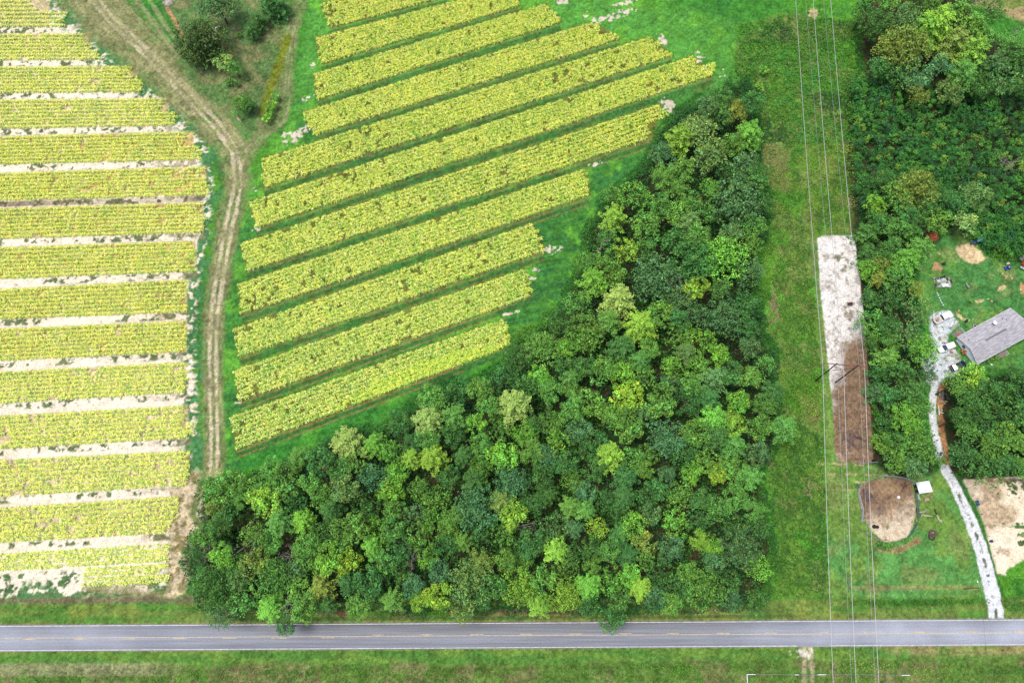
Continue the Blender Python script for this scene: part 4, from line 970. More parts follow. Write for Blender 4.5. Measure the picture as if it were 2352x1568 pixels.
n3 = fill(SOUTHW, 44, [("round", 5), ("oak", 3), ("star", 2)], [("deep", 5), ("mid", 4), ("bright", 1), ("olive", .6)], (7, 11), 7, .72)
print("TREES", len(TREES), n4, n1, n2, n3)
# young trees packed together east of the power line: one mass
def thicket(seed):
    rs = np.random.RandomState(seed); Ps = []; Ns = []; Ls = []; Cs = []
    xs = [p[0] for p in THICK]; ys = [p[1] for p in THICK]; cen = []
    X = rs.uniform(min(xs), max(xs), 14000); Y = rs.uniform(min(ys), max(ys), 14000); sd = poly_sd(X, Y, THICK, 40)
    for x, y, d in zip(X, Y, sd):
        if d < 2: continue
        s = 12.5 + 3.5 * math.sin(x * .02) * math.cos(y * .017)
        if any(abs(x - a) < s and abs(y - b) < s and math.hypot(x - a, y - b) < s for a, b in cen): continue
        cen.append((x, y))
    cols = [A(62, 132, 58), A(76, 148, 62), A(98, 170, 66), A(56, 118, 68), A(134, 182, 70)]
    for (x, y) in cen:
        h = rs.uniform(2.2, 6.0); p = W(x, y, h); R = rs.uniform(1.3, 2.0); n = 170
        base = cols[rs.choice(5, p=[.3, .3, .2, .14, .06])] * 1.35 * rs.uniform(.85, 1.15)
        k = rs.randint(5, 9); sub = unit(rs, k, 0) * np.array([R, R, h * .35]) * rs.uniform(.4, .95, (k, 1))
        ci = rs.randint(0, k, n); dd = unit(rs, n, -.2)
        P = np.array(p) + sub[ci] + dd * R * .42 * (rs.uniform(.5, 1.1, n))[:, None]; P[:, 2] -= h * .25
        P[: n // 5, 2] *= rs.uniform(.2, .9, n // 5)
        Ps.append(P); Ns.append(dd + np.array([0, 0, .6]) + rs.randn(n, 3) * .4); Ls.append(.46 * rs.uniform(.6, 1.3, n)); Cs.append(base * (1 + rs.normal(0, .2, (n, 1))).clip(.4, 1.8))
    V, F, C_ = leaves(np.concatenate(Ps), np.concatenate(Ns), np.concatenate(Ls), np.concatenate(Cs), rs, .55)
    o = link("sapling_thicket", mesh_np("sapling_thicket", V, F, C_, [WEED]))
    tag(o, "dense mass of young green saplings filling the slope east of the power line", "thicket", kind="stuff")
    print("THICK", len(cen))
thicket(9)
dead_tree(690, 1385, 9.5, 1.3, 31, label="bare bleached tree leaning out over the road verge")
dead_tree(672, 1275, 9, .9, 32, label="thin dead tree with drooping twigs above the small brown clearing")
dead_tree(948, 1283, 10, .9, 33, label="small leafless grey tree deep in the wood, left of the knobbly grey-green oak")
dead_tree(1205, 1208, 11, .8, 34, label="small leafless purplish-grey tree in a dark gap right of the knobbly blue-green oak")
dead_tree(476, 1272, 7.5, 1.1, 35, label="pale dead branches poking out of the dark oak at the wood's western tip")
dead_tree(506, 1150, 8, .9, 36, label="bare forked tree at the end of the dirt track")
dead_tree(1378, 560, 12, .5, 37, label="tall bare pale trunk standing at the field edge of the wood")
dead_tree(1560, 655, 12, .6, 38, label="dead limbs showing through the big dark oak near the power line cut")
dead_tree(2215, 165, 11, .5, 39, label="leaning pale dead trunk among the old trees by the far corner field")
dead_tree(2335, 75, 9, .6, 40, label="grey dead treetop near the far corner field")
dead_tree(2310, 375, 6, 1.2, 41, label="pale fallen-looking dead tree in the sapling thicket near the frame edge")
a_ = W(600, 1222); b_ = W(522, 1278)
dead_tree(602, 1222, 11.5, .75, 42, rz=math.atan2(b_.y - a_.y, b_.x - a_.x), fallen=True, label="long pale fallen tree lying across the brown clearing")
a_ = W(588, 1235)
dead_tree(592, 1232, 6, .5, 43, rz=-1.7, fallen=True, label="short grey fallen log on the right side of the brown clearing")

# --- labels that say which tree
MARKS = [(1277, 1262, "the bright star-shaped tree"), (1090, 1170, "the big knobbly blue-green oak"), (1700, 1265, "the blue-green oak by the cut"), (572, 1200, "the clearing with the fallen tree"),
         (690, 1385, "the bleached dead tree"), (948, 1283, "the small leafless grey tree"), (1400, 1045, "the star-shaped yellow tree mid-wood"), (1190, 860, "the field's last planted strip"), (1500, 640, "the big dark oak"),
         (1690, 470, "the great blue-green oak by the cut"), (1600, 300, "the wood's northern tip"), (1892, 850, "the H-frame power pole"), (463, 106, "the broad dark cedar"), (2160, 731, "the white pickup"),
         (2236, 745, "the house"), (2118, 1110, "the white shed"), (2225, 580, "the sand play area"), (2085, 110, "the broad olive oak"), (2235, 115, "the tall yellow-green tree"), (2140, 910, "the lumber pile"),
         (1640, 960, "the twin bright trees mid-wood"), (995, 1052, "the yellow star-shaped tree by the field"), (740, 1073, "the bare patch at the field edge"), (1405, 1420, "the branch overhanging the road"), (2352, 970, "the frame's edge by the paddock trees"),
         (1080, 1330, "the knobbly grey-green oak"), (1800, 985, "the tree jutting into the cut"), (1480, 870, "the middle of the wood's field side"), (630, 245, "the row of bright bushes")]
buck = {}
for t in TREES:
    root, kind, word, x, y, r = t
    best = sorted((math.hypot(x - mx_, y - my_), i) for i, (mx_, my_, _) in enumerate(MARKS))
    dd, mi_ = best[0] if best[0][0] > 4 else best[1]
    mx_, my_, nm = MARKS[mi_]; ax, ay = x - mx_, y - my_
    dr = ("right of" if ax > 0 else "left of") if abs(ax) > abs(ay) else ("below" if ay > 0 else "above")
    size = "small" if r < 22 else ("large" if r > 40 else "")
    buck.setdefault((mi_, dr), []).append((dd, root, kind, word, size, nm))
ORD = ["nearest", "second", "third", "fourth", "fifth", "sixth", "seventh", "eighth", "ninth", "tenth", "eleventh", "twelfth", "thirteenth", "fourteenth", "fifteenth"]
for (mi_, dr), L_ in buck.items():
    L_.sort(key=lambda q: q[0])
    for j, (dd, root, kind, word, size, nm) in enumerate(L_):
        shp = {"round": "tree", "oak": "knobbly-crowned oak", "star": "tree with raying limbs", "wisp": "feathery tree", "cedar": "broad cedar", "low": "bush"}[kind]
        tag(root, f"{(size + ' ') if size == 'small' else ''}{word} {shp}, {ORD[min(j, 14)]} {dr} {nm}", "bush" if kind == "low" else "tree", "bushes" if kind == "low" else "trees of the woods")
# ================================================================== POWER LINE
STEEL = M("galvanised_steel", (190, 196, 200), .5, .6); WOODP = M("creosoted_pole", (66, 54, 48), .9, noise=.3, scale=2); REDARM = M("red_brown_crossarm", (170, 96, 92), .8, noise=.3, scale=3)
WIREM = M("aluminium_wire", (226, 226, 230), .5, .3); SHIELD = M("thin_steel_wire", (200, 208, 206), .5, .3); GLASSI = M("grey_insulator", (180, 180, 186), .3)
p1 = W(1873.7, 872.8); p2 = W(1918, 879.8)
bx = (W(1902, 834.5, 14.5) + W(1997.6, 842, 14.5)) / 2; dirx = (W(1997.6, 842, 14.5) - W(1902, 834.5, 14.5)).normalized()
root = empty("power_pole", ((p1 + p2) / 2), math.atan2(dirx.y, dirx.x), "wooden H-frame power pole with two dark legs and a reddish crossarm over the riding arena", "power pole")
half = 2.75
for s in (-1, 1):
    MB().bar((s * half, 0, -.3), (s * half, 0, 15.7), .2, 10, .13).done("pole", WOODP, root)
b = MB().box(0, .16, 14.4, 11.2, .16, .28)
b.done("crossarm", REDARM, root)
MB().bar((-half, -.1, 9.5), (half, -.1, 13.6), .06).bar((half, -.1, 9.5), (-half, -.1, 13.6), .06).done("cross_brace", WOODP, root)
atts = []
for s in (-5.4, 0, 5.4):
    m_ = MB()
    for k in range(7): m_.cyl(s, .16, 14.1 - .17 * k, .13, .07, seg=10)
    m_.bar((s, .16, 14.3), (s, .16, 12.9), .025); m_.done("insulator", GLASSI, root)
bpy.context.view_layer.update()
mw = root.matrix_world
SL = .06
def wire(name, mat, pt, north, south, r, label):
    a = mw @ Vector(pt); path = []
    for y in np.linspace(-115, 250, 60):
        d_ = y - 0
        dy = y - a.y
        z = a.z + (north[0] * dy + north[1] * dy * dy if dy > 0 else south[0] * dy + south[1] * dy * dy)
        path.append((a.x + SL * dy, y, z))
    V, F = tube_np(path, [r] * len(path), 5)
    tag(link(name, mesh_np(name, V, F, None, [mat], smooth=True)), label, "power line", "power lines")
for s, w_ in ((-5.4, "left-hand thick power cable, running over the mown strip"), (0, "middle thick power cable, running down the centre of the arena"), (5.4, "right-hand thick power cable, along the arena's tree-side edge")):
    wire("power_cable", WIREM, (s, .16, 12.85), (-.022, .00018), (.13, .00035), .065, w_)
wire("ground_wire", SHIELD, (-half, 0, 15.7), (-.03, .00012), (.10, .0002), .03, "thin wire from the left pole top, beside the middle cable")
wire("ground_wire", SHIELD, (half, 0, 15.7), (-.03, .00012), (.10, .0002), .03, "thin wire from the right pole top, beside the right-hand cable")

# ================================================================== FENCES, GATES, ARENA
GREY = M("weathered_rail", (176, 170, 160), .9, noise=.3, scale=2); GREENP = M("green_painted_pipe", (104, 128, 118), .5, .2); PIPE = M("grey_pipe", (196, 200, 206), .5, .4); WHITEM = M("white_painted_metal", (285, 288, 292), .5, noise=.08, scale=1)
BLACKR = M("black_rubber", (36, 38, 44), .7); BLUEP = M("blue_plastic", (74, 140, 200), .5); DARKB = M("dark_inside", (20, 26, 36), .9)
def poly_fence(name, pts, h, rails, rmat, label, cat, post=2.4, rr=.03, pr=.05, pmat=None, closed=False, group=None):
    Wp = [W(*p) for p in pts]; c = sum(Wp, Vector()) / len(Wp)
    root = empty(name, c, 0, label, cat, group); m_ = MB(); np_ = 0
    for a, b in zip(Wp, Wp[1:]):
        a = a - c; b = b - c; L = (b - a).length; n = max(1, round(L / post))
        for z in rails: m_.bar(a + Vector((0, 0, z)), b + Vector((0, 0, z)), rr)
        for k in range(n + (1 if b == Wp[-1] - c else 0)):
            q = a.lerp(b, k / n); MB().cyl(0, 0, h / 2 - .15, pr, h + .3, seg=8).done("post", pmat or rmat, root, q); np_ += 1
    m_.done("rails", rmat, root); return root
poly_fence("corral_fence", [(1970.8, 1119), (1977, 1112), (1994.5, 1104.5), (2006, 1099.5), (2017.5, 1096), (2033, 1094.5), (2052, 1095), (2071, 1098), (2086, 1103), (2096, 1107)], 1.4, (.35, .75, 1.15, 1.4), PIPE, "curved grey pipe fence along the top of the round dirt pen", "fence", rr=.04)
poly_fence("corral_fence", [(1970.8, 1119), (1969.6, 1136), (1974, 1152), (1979, 1172), (1978, 1189), (1976.5, 1200)], 1.4, (.35, .75, 1.15, 1.4), PIPE, "grey pipe fence down the left side of the round dirt pen, open at its foot", "fence", rr=.05)
poly_fence("corral_fence", [(2101.5, 1133), (2104, 1150), (2105, 1170), (2106, 1187), (2101, 1206), (2093, 1222), (2083, 1234)], 1.5, (.3, .6, .9, 1.2, 1.5), GREENP, "green pipe panels curving round the right side of the dirt pen", "fence", rr=.05, pr=.06)
poly_fence("corral_fence", [(1976.5, 1220.5), (1990, 1227), (2006, 1236), (2022, 1243.5), (2032, 1246), (2045, 1245), (2060, 1242.5), (2082, 1235)], 1.3, (.3, .7, 1.1), GREY, "weathered rail fence along the bottom of the dirt pen beside the bushes", "fence", rr=.055)
poly_fence("rail_fence", [(1943.8, 1322.9), (1948.7, 1351), (1990, 1351.6), (2040, 1351.8), (2118.5, 1352.2)], 1.2, (.6, 1.15), GREY, "L-shaped weathered wooden rail fence in the mown lot near the road", "fence", rr=.045)
poly_fence("arena_gate", [(1968, 1064.5), (1990, 1064), (2013, 1061.5)], 1.3, (.4, .8, 1.25), PIPE, "grey pipe gate closing the bottom end of the riding arena", "gate", rr=.035)
poly_fence("wire_fence", [(2203.5, 1102.5), (2218, 1121), (2232, 1139.5), (2243, 1160), (2252.7, 1181), (2262, 1206), (2269.8, 1231), (2281, 1276), (2292.5, 1318)], 1.2, (.5, 1.1), SHIELD, "thin wire fence with slim posts between gravel drive and sandy paddocks", "fence", post=6, rr=.012, pr=.045, pmat=WOODP)
# fence and field gate south of the road
fr = poly_fence("field_fence", [(1713.8, 1568), (1712.8, 1547), (1757, 1547.2), (1794, 1547.4), (1824.7, 1547.8)], 1.2, (.4, .8, 1.15), SHIELD, "wire fence with white braces left of the metal gate below the road", "fence", post=4, rr=.014, pr=.045, pmat=STEEL)
fr2 = poly_fence("field_fence", [(1876, 1547.8), (1892, 1547.4), (1960, 1547.8), (2030, 1548.4), (2085, 1549)], 1.2, (.4, .8, 1.15), SHIELD, "wire fence with white braces right of the metal gate below the road", "fence", post=4, rr=.014, pr=.045, pmat=STEEL)
def brace(parent, a, b):
    o = parent.location; A_ = W(*a) - o; B_ = W(*b) - o
    MB().bar(A_ + Vector((0, 0, 1.2)), B_ + Vector((0, 0, 1.2)), .09).bar(A_ + Vector((0, 0, -.1)), A_ + Vector((0, 0, 1.3)), .08).bar(B_ + Vector((0, 0, -.1)), B_ + Vector((0, 0, 1.3)), .08).bar(A_ + Vector((0, 0, 1.2)), B_ + Vector((0, 0, .1)), .03).done("brace", WHITEM, parent)
brace(fr, (1713, 1547), (1731, 1547.2)); brace(fr, (1714, 1566), (1713, 1549)); brace(fr, (1823, 1547.8), (1831, 1548))
brace(fr2, (1875, 1547.6), (1892, 1547.4)); brace(fr2, (2067, 1549), (2084, 1549))
ga = W(1832, 1548.4); gb = W(1874, 1548.4); L = (gb - ga).length
g = empty("field_gate", ga, math.atan2(gb.y - ga.y, gb.x - ga.x), "long grey metal field gate across the grassy entrance below the road", "gate")
m_ = MB()
for z in (.3, .55, .8, 1.05, 1.3): m_.bar((0, 0, z), (L, 0, z), .035)
for x in (0, L * .33, L * .66, L): m_.bar((x, 0, .2), (x, 0, 1.34), .04)
m_.done("gate_panel", PIPE, g); MB().bar((-.15, 0, -.2), (-.15, 0, 1.5), .09).done("gate_post", STEEL, g)

# ================================================================== UTILITY POLE
pb = W(2213.7, 1352); u = empty("utility_pole", pb, 0, "slim grey utility pole with a yard light beside the gravel drive", "utility pole")
MB().bar((0, 0, -.3), (0, 0, 7.7), .15, 10, .1).done("pole", M("grey_pole", (128, 132, 124), .9), u)
MB().bar((0, .05, 7.3), (-.3, 1.3, 7.5), .05).done("lamp_arm", STEEL, u)
MB().ball(-.32, 1.45, 7.42, .17, .3, .12).done("lamp_head", WHITEM, u)
a = pb + Vector((0, 0, 7.6)); path = []
for t in np.linspace(0, 1, 20): path.append((a.x - 1.0 * t * 6, a.y - 75 * t, 7.6 - 4 * .8 * t * (1 - t)))
V, F = tube_np(path, [.018] * 20, 4)
tag(link("service_wire", mesh_np("service_wire", V, F, None, [M("dark_wire", (90, 90, 90), .6)])), "thin dark service wire crossing the road from the yard-light pole", "power line")

# ================================================================== HOUSE
A0 = W(2200, 774, 2.6); B0 = W(2319, 709, 2.6)
ex = (B0 - A0).normalized(); LEN = (B0 - A0).length + .3; WID = 8.7
ang_h = math.atan2(ex.y, ex.x)
hs = empty("house", (A0.x, A0.y, 0), ang_h, "single-storey mobile home with a grey shingle roof and white gable end", "house")
SID = M("white_siding", (290, 305, 318), .7, noise=.06, scale=1.2); TRIM = M("white_trim", (244, 246, 250), .6); SKIRT = M("grey_skirting", (150, 150, 150), .9, noise=.2)
def mat_shingle():
    m, nt, b = new_mat("grey_shingles"); N = nt.nodes.new; L_ = nt.links.new
    tc = N("ShaderNodeTexCoord"); mp = N("ShaderNodeMapping"); mp.inputs["Rotation"].default_value = (0, 0, .5); mp.inputs["Scale"].default_value = (.45, 1.6, 1.5)
    L_(tc.outputs["Object"], mp.inputs[0]); n = N("ShaderNodeTexNoise"); n.inputs["Scale"].default_value = 1.5; n.inputs["Detail"].default_value = 3; L_(mp.outputs[0], n.inputs[0])
    r = N("ShaderNodeValToRGB"); r.color_ramp.elements[0].position = .42; r.color_ramp.elements[1].position = .62
    r.color_ramp.elements[0].color = A4(188, 186, 193); r.color_ramp.elements[1].color = A4(222, 221, 230); L_(n.outputs[0], r.inputs[0])
    br = N("ShaderNodeTexBrick"); br.inputs["Scale"].default_value = 3; br.inputs["Color1"].default_value = (1, 1, 1, 1); br.inputs["Color2"].default_value = (.9, .9, .9, 1); br.inputs["Mortar"].default_value = (.72, .72, .72, 1); br.inputs["Mortar Size"].default_value = .02
    L_(tc.outputs["Object"], br.inputs[0]); mx = N("ShaderNodeMix"); mx.data_type = 'RGBA'; mx.blend_type = 'MULTIPLY'; mx.inputs[0].default_value = 1; L_(r.outputs[0], mx.inputs[6]); L_(br.outputs[0], mx.inputs[7])
    L_(mx.outputs[2], b.inputs["Base Color"]); b.inputs["Roughness"].default_value = .95; return m
SHING = mat_shingle()
HE, HR = 2.6, 4.15      # eave, ridge
def wall_prism(x0, x1, y0, y1):
    m_ = MB(); ym = (y0 + y1) / 2
    sec = lambda x: [(x, y0, .5), (x, y1, .5), (x, y1, HE - .08), (x, ym, HR - .2), (x, y0, HE - .08)]
    m_.loft([sec(x0), sec(x1)]); return m_
wl = wall_prism(.3, LEN - .3, -WID + .35, -.35).done("wall", SID, hs)
MB().box(LEN / 2, -WID / 2, .2, LEN - .75, WID - .85, .6).done("skirting", SKIRT, hs)
th = .12
m_ = MB(); ym = -WID / 2
m_.loft([[(x, .05, HE - th), (x, ym, HR - th), (x, -WID - .05, HE - th), (x, -WID - .05, HE), (x, ym, HR), (x, .05, HE)] for x in (-.05, LEN + .05)])
rf = m_.done("roof", SHING, hs)
MB().loft([[(x, ym - .25, HR - .04), (x, ym, HR + .03), (x, ym + .25, HR - .04), (x, ym + .22, HR + .03), (x, ym, HR + .1), (x, ym - .22, HR + .03)] for x in (5.2, 12.2)]).done("ridge_vent", M("ridge_vent", (140, 138, 144), .9), rf)
MB().loft([[(10.2, y, z), (10.75, y, z), (10.6, y, z + .16), (10.35, y, z + .16)] for y, z in ((ym - .4, HR - .15), (-WID - .3, HE - .02))]).done("roof_seam", SHING, rf)
m_ = MB()
for y0, s in ((.11, 1), (-WID - .11, -1)): m_.box(LEN / 2, y0, HE - .1, LEN + .2, .1, .16)
m_.done("gutter", TRIM, rf)
m_ = MB()
for x0 in (-.11, LEN + .11):
    m_.loft([[(x0 + dx, .1, HE - .17), (x0 + dx, ym, HR - .17), (x0 + dx, -WID - .1, HE - .17), (x0 + dx, -WID - .1, HE + .01), (x0 + dx, ym, HR + .01), (x0 + dx, .1, HE + .01)] for dx in (-.04, .04)])
m_.done("fascia", TRIM, rf)
def roof_z(y): return HE + (HR - HE) * (1 - abs(y - ym) / (-ym))
VENT = M("dark_vent", (60, 60, 66), .7)
for (x, y) in ((1.2, -.9), (1.6, -2.0), (14.0, -1.4), (14.6, -2.2)): MB().cyl(x, y, roof_z(y) + .14, .1, .34, seg=10).done("roof_vent", VENT, rf)
MB().box(4.0, -3.1, roof_z(-3.1) + .1, .32, .32, .22).done("roof_vent", TRIM, rf)
# windows and doors
GLS = M("window_glass", (70, 90, 110), .1, spec=.8)
def window(x, y, w, h, z, axis):
    rz = 0 if axis == 'x' else PI / 2
    f = MB().box(x, y, z, w + .16, .1, h + .16, rz=rz).done("window", TRIM, hs); MB().box(x + (0 if axis == 'x' else (-.04 if x < 1 else .04)), y + ((.04 if y > -1 else -.04) if axis == 'x' else 0), z, w, .06, h, rz=rz).done("pane", GLS, f)
for x in (2.6, 6.4, 9.0, 13.2, 15.4): window(x, -.33, 1.0, 1.1, 1.75, 'x')
for x in (2.4, 5.8, 13.6, 15.6): window(x, -WID + .33, 1.0, 1.1, 1.75, 'x')
window(.29, -3.0, .9, 1.0, 1.75, 'y'); window(LEN - .29, -4.4, .9, 1.0, 1.75, 'y')
DOORM = M("door_paint", (200, 205, 210), .6)
for (x, y) in ((1.7, -.33), (9.0, -WID + .33)):
    d = MB().box(x, y, 1.55, .95, .1, 2.05).done("door", DOORM, hs); MB().ball(x + .35, y + (.08 if y > -1 else -.08), 1.5, .04).done("handle", STEEL, d)
# porches
DECK = M("weathered_deck", (168, 158, 146), .9, noise=.25, scale=3)
def porch(name, x, y, w, d, side, label):
    o = empty("porch", hs.matrix_world @ Vector((0, 0, 0)), 0); bpy.data.objects.remove(o)
    p = MB().box(x, y + side * d / 2, .5, w, d, .12)
    for k in range(int(w / .16)): p.box(x - w / 2 + .08 + k * .16, y + side * d / 2, .575, .13, d, .03)
    for sx in (-1, 1):
        for q in (.1, d - .1): p.box(x + sx * (w / 2 - .06), y + side * q, .2, .1, .1, .6)
    P_ = p.done("porch", DECK, hs)
    r_ = MB()
    for z in (.95, 1.45): r_.bar((x + w / 2, y, z), (x + w / 2, y + side * d, z), .045); r_.bar((x + w / 2, y + side * d, z), (x - w * .05, y + side * d, z), .045)
    for (px, py) in ((x + w / 2, y + side * d), (x + w / 2, y + side * d / 2), (x - w * .05, y + side * d), (x + w / 2, y)): r_.bar((px, py, .5), (px, py, 1.5), .05)
    r_.done("railing", TRIM, P_)
    s_ = MB()
    for k in range(4): s_.box(x - w / 2 - .15 - .32 * k, y + side * d * .55, .46 - .12 * k, .3, d * .7, .07)
    s_.box(x - w / 2 - .6, y + side * (d * .2), .2, 1.3, .06, .3).box(x - w / 2 - .6, y + side * (d * .9), .2, 1.3, .06, .3)
    s_.done("steps", DECK, P_)
bpy.context.view_layer.update()
porch("porch", 9.3, -WID - .05, 2.0, 1.7, -1, ""); porch("porch", 2.7, .1, 1.5, 1.7, 1, "")
for q in [o for o in bpy.data.objects if o.name.startswith("porch")]: tag(q, None)
dl = hs.location + Matrix.Rotation(ang_h, 3, 'Z') @ Vector((10.7, -1.5, roof_z(-1.5)))
ds = empty("satellite_dish", dl, ang_h, "round white satellite dish on the grey shingle roof", "satellite dish")
m_ = MB()
for k in range(5):
    pass
rings = []
for i in range(5):
    r_ = .55 * i / 4 + .001; zz = .9 + .16 * (i / 4) ** 2
    rings.append([(r_ * math.cos(2 * PI * j / 20), r_ * math.sin(2 * PI * j / 20), zz) for j in range(20)])
for i in range(4, -1, -1):
    r_ = .55 * i / 4 + .001; zz = .87 + .16 * (i / 4) ** 2
    rings.append([(r_ * math.cos(2 * PI * j / 20), r_ * math.sin(2 * PI * j / 20), zz) for j in range(20)])
m_.loft(rings).done("dish", WHITEM, ds); MB().bar((-.3, .2, -.05), (0, 0, .88), .035).bar((-.7, .1, -.0), (-.1, 0, .9), .03).done("mast", STEEL, ds)

# ================================================================== VEHICLES
TYRE = M("tyre", (44, 44, 48), .8); RIM = M("alloy_rim", (190, 194, 200), .4, .6); CGL = M("car_glass", (52, 76, 100), .08, spec=1.0, coat=.5); RLT = M("red_tail_light", (190, 30, 30), .3); FLT = M("headlight_glass", (235, 238, 240), .15)
CWHITE = M("white_car_paint", (292, 292, 294), .3, coat=.6); CNAVY = M("dark_blue_car_paint", (34, 46, 70), .25, .2, coat=1.0); TRIMB = M("black_trim", (30, 32, 36), .6)
def section(x, hw, z0, z1, rnd=.12):
    return [(x, -hw + rnd * .5, z0), (x, -hw, z0 + rnd), (x, -hw, z1 - rnd), (x, -hw + rnd, z1), (x, hw - rnd, z1), (x, hw, z1 - rnd), (x, hw, z0 + rnd), (x, hw - rnd * .5, z0)]
def car(name, x, y, hd, L, Wd, prof, cabin, paint, label, cat, kind):
    """prof: (x fraction from rear, half width factor, top); cabin: x0,x1 base, x2,x3 roof, zbase, zroof"""
    p = W(x, y); r = empty(name, (p.x, p.y, 0), hd, label, cat)
    hw = Wd / 2
    m_ = MB().loft([section((f - .5) * L, hw * wf, .32 + (.12 if f in (0, 1) else 0), zt) for f, wf, zt in prof]); bd = m_.done("body", paint, r, smooth=False)
    x0, x1, x2, x3, zb, zr = cabin; X = lambda f: (f - .5) * L
    def quadbox(xa, xb, xc, xd, z0, z1, w0, w1): return [[(X(xa), -w0, z0), (X(xa), w0, z0), (X(xb), w0, z0), (X(xb), -w0, z0)], [(X(xc), -w1, z1), (X(xc), w1, z1), (X(xd), w1, z1), (X(xd), -w1, z1)]]
    MB().loft(quadbox(x0, x1, x2, x3, zb - .04, zr - .03, hw * .93, hw * .76)).done("windows", CGL, r)
    rfm = MB().loft(quadbox(x2 - .005, x3 + .005, x2 + .012, x3 - .012, zr - .035, zr + .045, hw * .79, hw * .7)).done("roof", paint, r)
    for s in (-1, 1):
        MB().bar((X(x0), s * hw * .93, zb - .02), (X(x2), s * hw * .775, zr), .045).done('pillar', paint, r); MB().bar((X(x1), s * hw * .93, zb - .02), (X(x3), s * hw * .775, zr), .045).done('pillar', paint, r)
        for q in (.36, .66): MB().bar((X(x0 + (x1 - x0) * q), s * hw * .935, zb - .02), (X(x2 + (x3 - x2) * q), s * hw * .775, zr), .05).done('pillar', paint, r)
    for fx in (.18, .81):
        for s in (-1, 1):
            w_ = MB().cyl(X(fx), s * (hw - .1), .36, .36, .24, 'Y', seg=20).done("wheel", TYRE, r); MB().cyl(X(fx), s * (hw + .03), .36, .22, .03, 'Y', seg=14).done("rim", RIM, w_)
    for s in (-1, 1):
        MB().box(X(.992), s * hw * .7, .72, .1, .34, .16).done("headlight", FLT, r); MB().box(X(.006), s * hw * .78, .85, .08, .24, .2).done("tail_light", RLT, r)
        MB().ball(X(x1 - .05), s * (hw + .12), zb + .12, .1, .14, .09).done("side_mirror", paint, r)
    MB().box(X(1.0), 0, .5, .12, Wd * .88, .2).done("front_bumper", TRIMB if kind != "sedan" else paint, r); MB().box(X(0), 0, .52, .12, Wd * .88, .2).done("rear_bumper", TRIMB if kind != "sedan" else paint, r)
    return r, bd, X, hw
sp = [(0, .93, 1.0), (.03, .97, 1.08), (.3, 1, 1.1), (.62, 1, 1.08), (.7, 1, 1.05), (.9, .97, .98), (.97, .92, .88), (1, .82, .74)]
car("suv", 2170, 800, heading(2186, 795, 2153, 807), 4.9, 1.92, sp, (.02, .72, .05, .55, 1.08, 1.72), CWHITE, "white SUV parked nose-left on the gravel between pickup and dark sedan", "car", "suv")
sd_ = [(0, .85, .86), (.03, .93, .96), (.15, .98, .98), (.5, 1, .96), (.7, 1, .94), (.9, .95, .84), (.97, .88, .74), (1, .78, .62)]
car("sedan", 2198, 842, heading(2182, 849, 2214, 836), 4.7, 1.82, sd_, (.12, .72, .3, .55, .95, 1.4), CNAVY, "dark blue sedan parked on gravel just left of the house's lower corner", "car", "sedan")
pk = [(0, .95, .62), (.02, .98, .64), (.36, 1, .64), (.375, 1, 1.1), (.5, 1, 1.12), (.7, 1, 1.12), (.9, .97, 1.08), (.97, .92, .96), (1, .84, .8)]
r, bd, X, hw = car("pickup_truck", 2163, 731, heading(2142, 741, 2184, 722), 5.9, 2.0, pk, (.375, .76, .41, .64, 1.1, 1.82), CWHITE, "white crew-cab pickup truck with an open bed parked at the top of the gravel", "pickup truck", "truck")
m_ = MB()
for s in (-1, 1): m_.box((X(.01) + X(.37)) / 2, s * (hw - .07), .86, (X(.37) - X(.01)), .12, .48)
m_.box(X(.015), 0, .86, .1, 1.75, .48); m_.done("bed_sides", CWHITE, r)
MB().box(X(.2), 0, .66, X(.36) - X(.03), 1.7, .06).done("bed_floor", M("bed_liner", (214, 208, 200), .9), r)
cg = W(2152, 735.5, .7); tag(MB().box(0, 0, .2, .8, .6, .34, bev=.03).box(.5, .25, .12, .5, .4, .2, bev=.03).done("cardboard_box", M("tan_cardboard", (190, 150, 110), .9), None, cg, heading(2142, 741, 2184, 722)), "tan boxes lying in the open bed of the white pickup", "box")

# ================================================================== HORSE AND DOG
def skin_animal(name, nodes, edges, mat, loc, rz, label, cat, scale=1.0):
    bmx = bmesh.new(); vs = [bmx.verts.new(Vector(n[:3]) * scale) for n in nodes]
    for a, b in edges: bmx.edges.new((vs[a], vs[b]))
    me = bpy.data.meshes.new(name); bmx.to_mesh(me); bmx.free(); me.materials.append(mat)
    o = link(name, me, None, loc, rz)
    sk = o.modifiers.new("skin", 'SKIN'); ss = o.modifiers.new("sub", 'SUBSURF'); ss.levels = 1; ss.render_levels = 2
    for v_, n in zip(me.skin_vertices[0].data, nodes): v_.radius = (n[3] * scale, n[4] * scale if len(n) > 4 else n[3] * scale)
    me.skin_vertices[0].data[0].use_root = True; sk.use_smooth_shade = True
    return tag(o, label, cat)
HB = M("bay_horse_coat", (122, 62, 48), .6, noise=.25, scale=3); HD = M("black_mane", (30, 24, 24), .7)
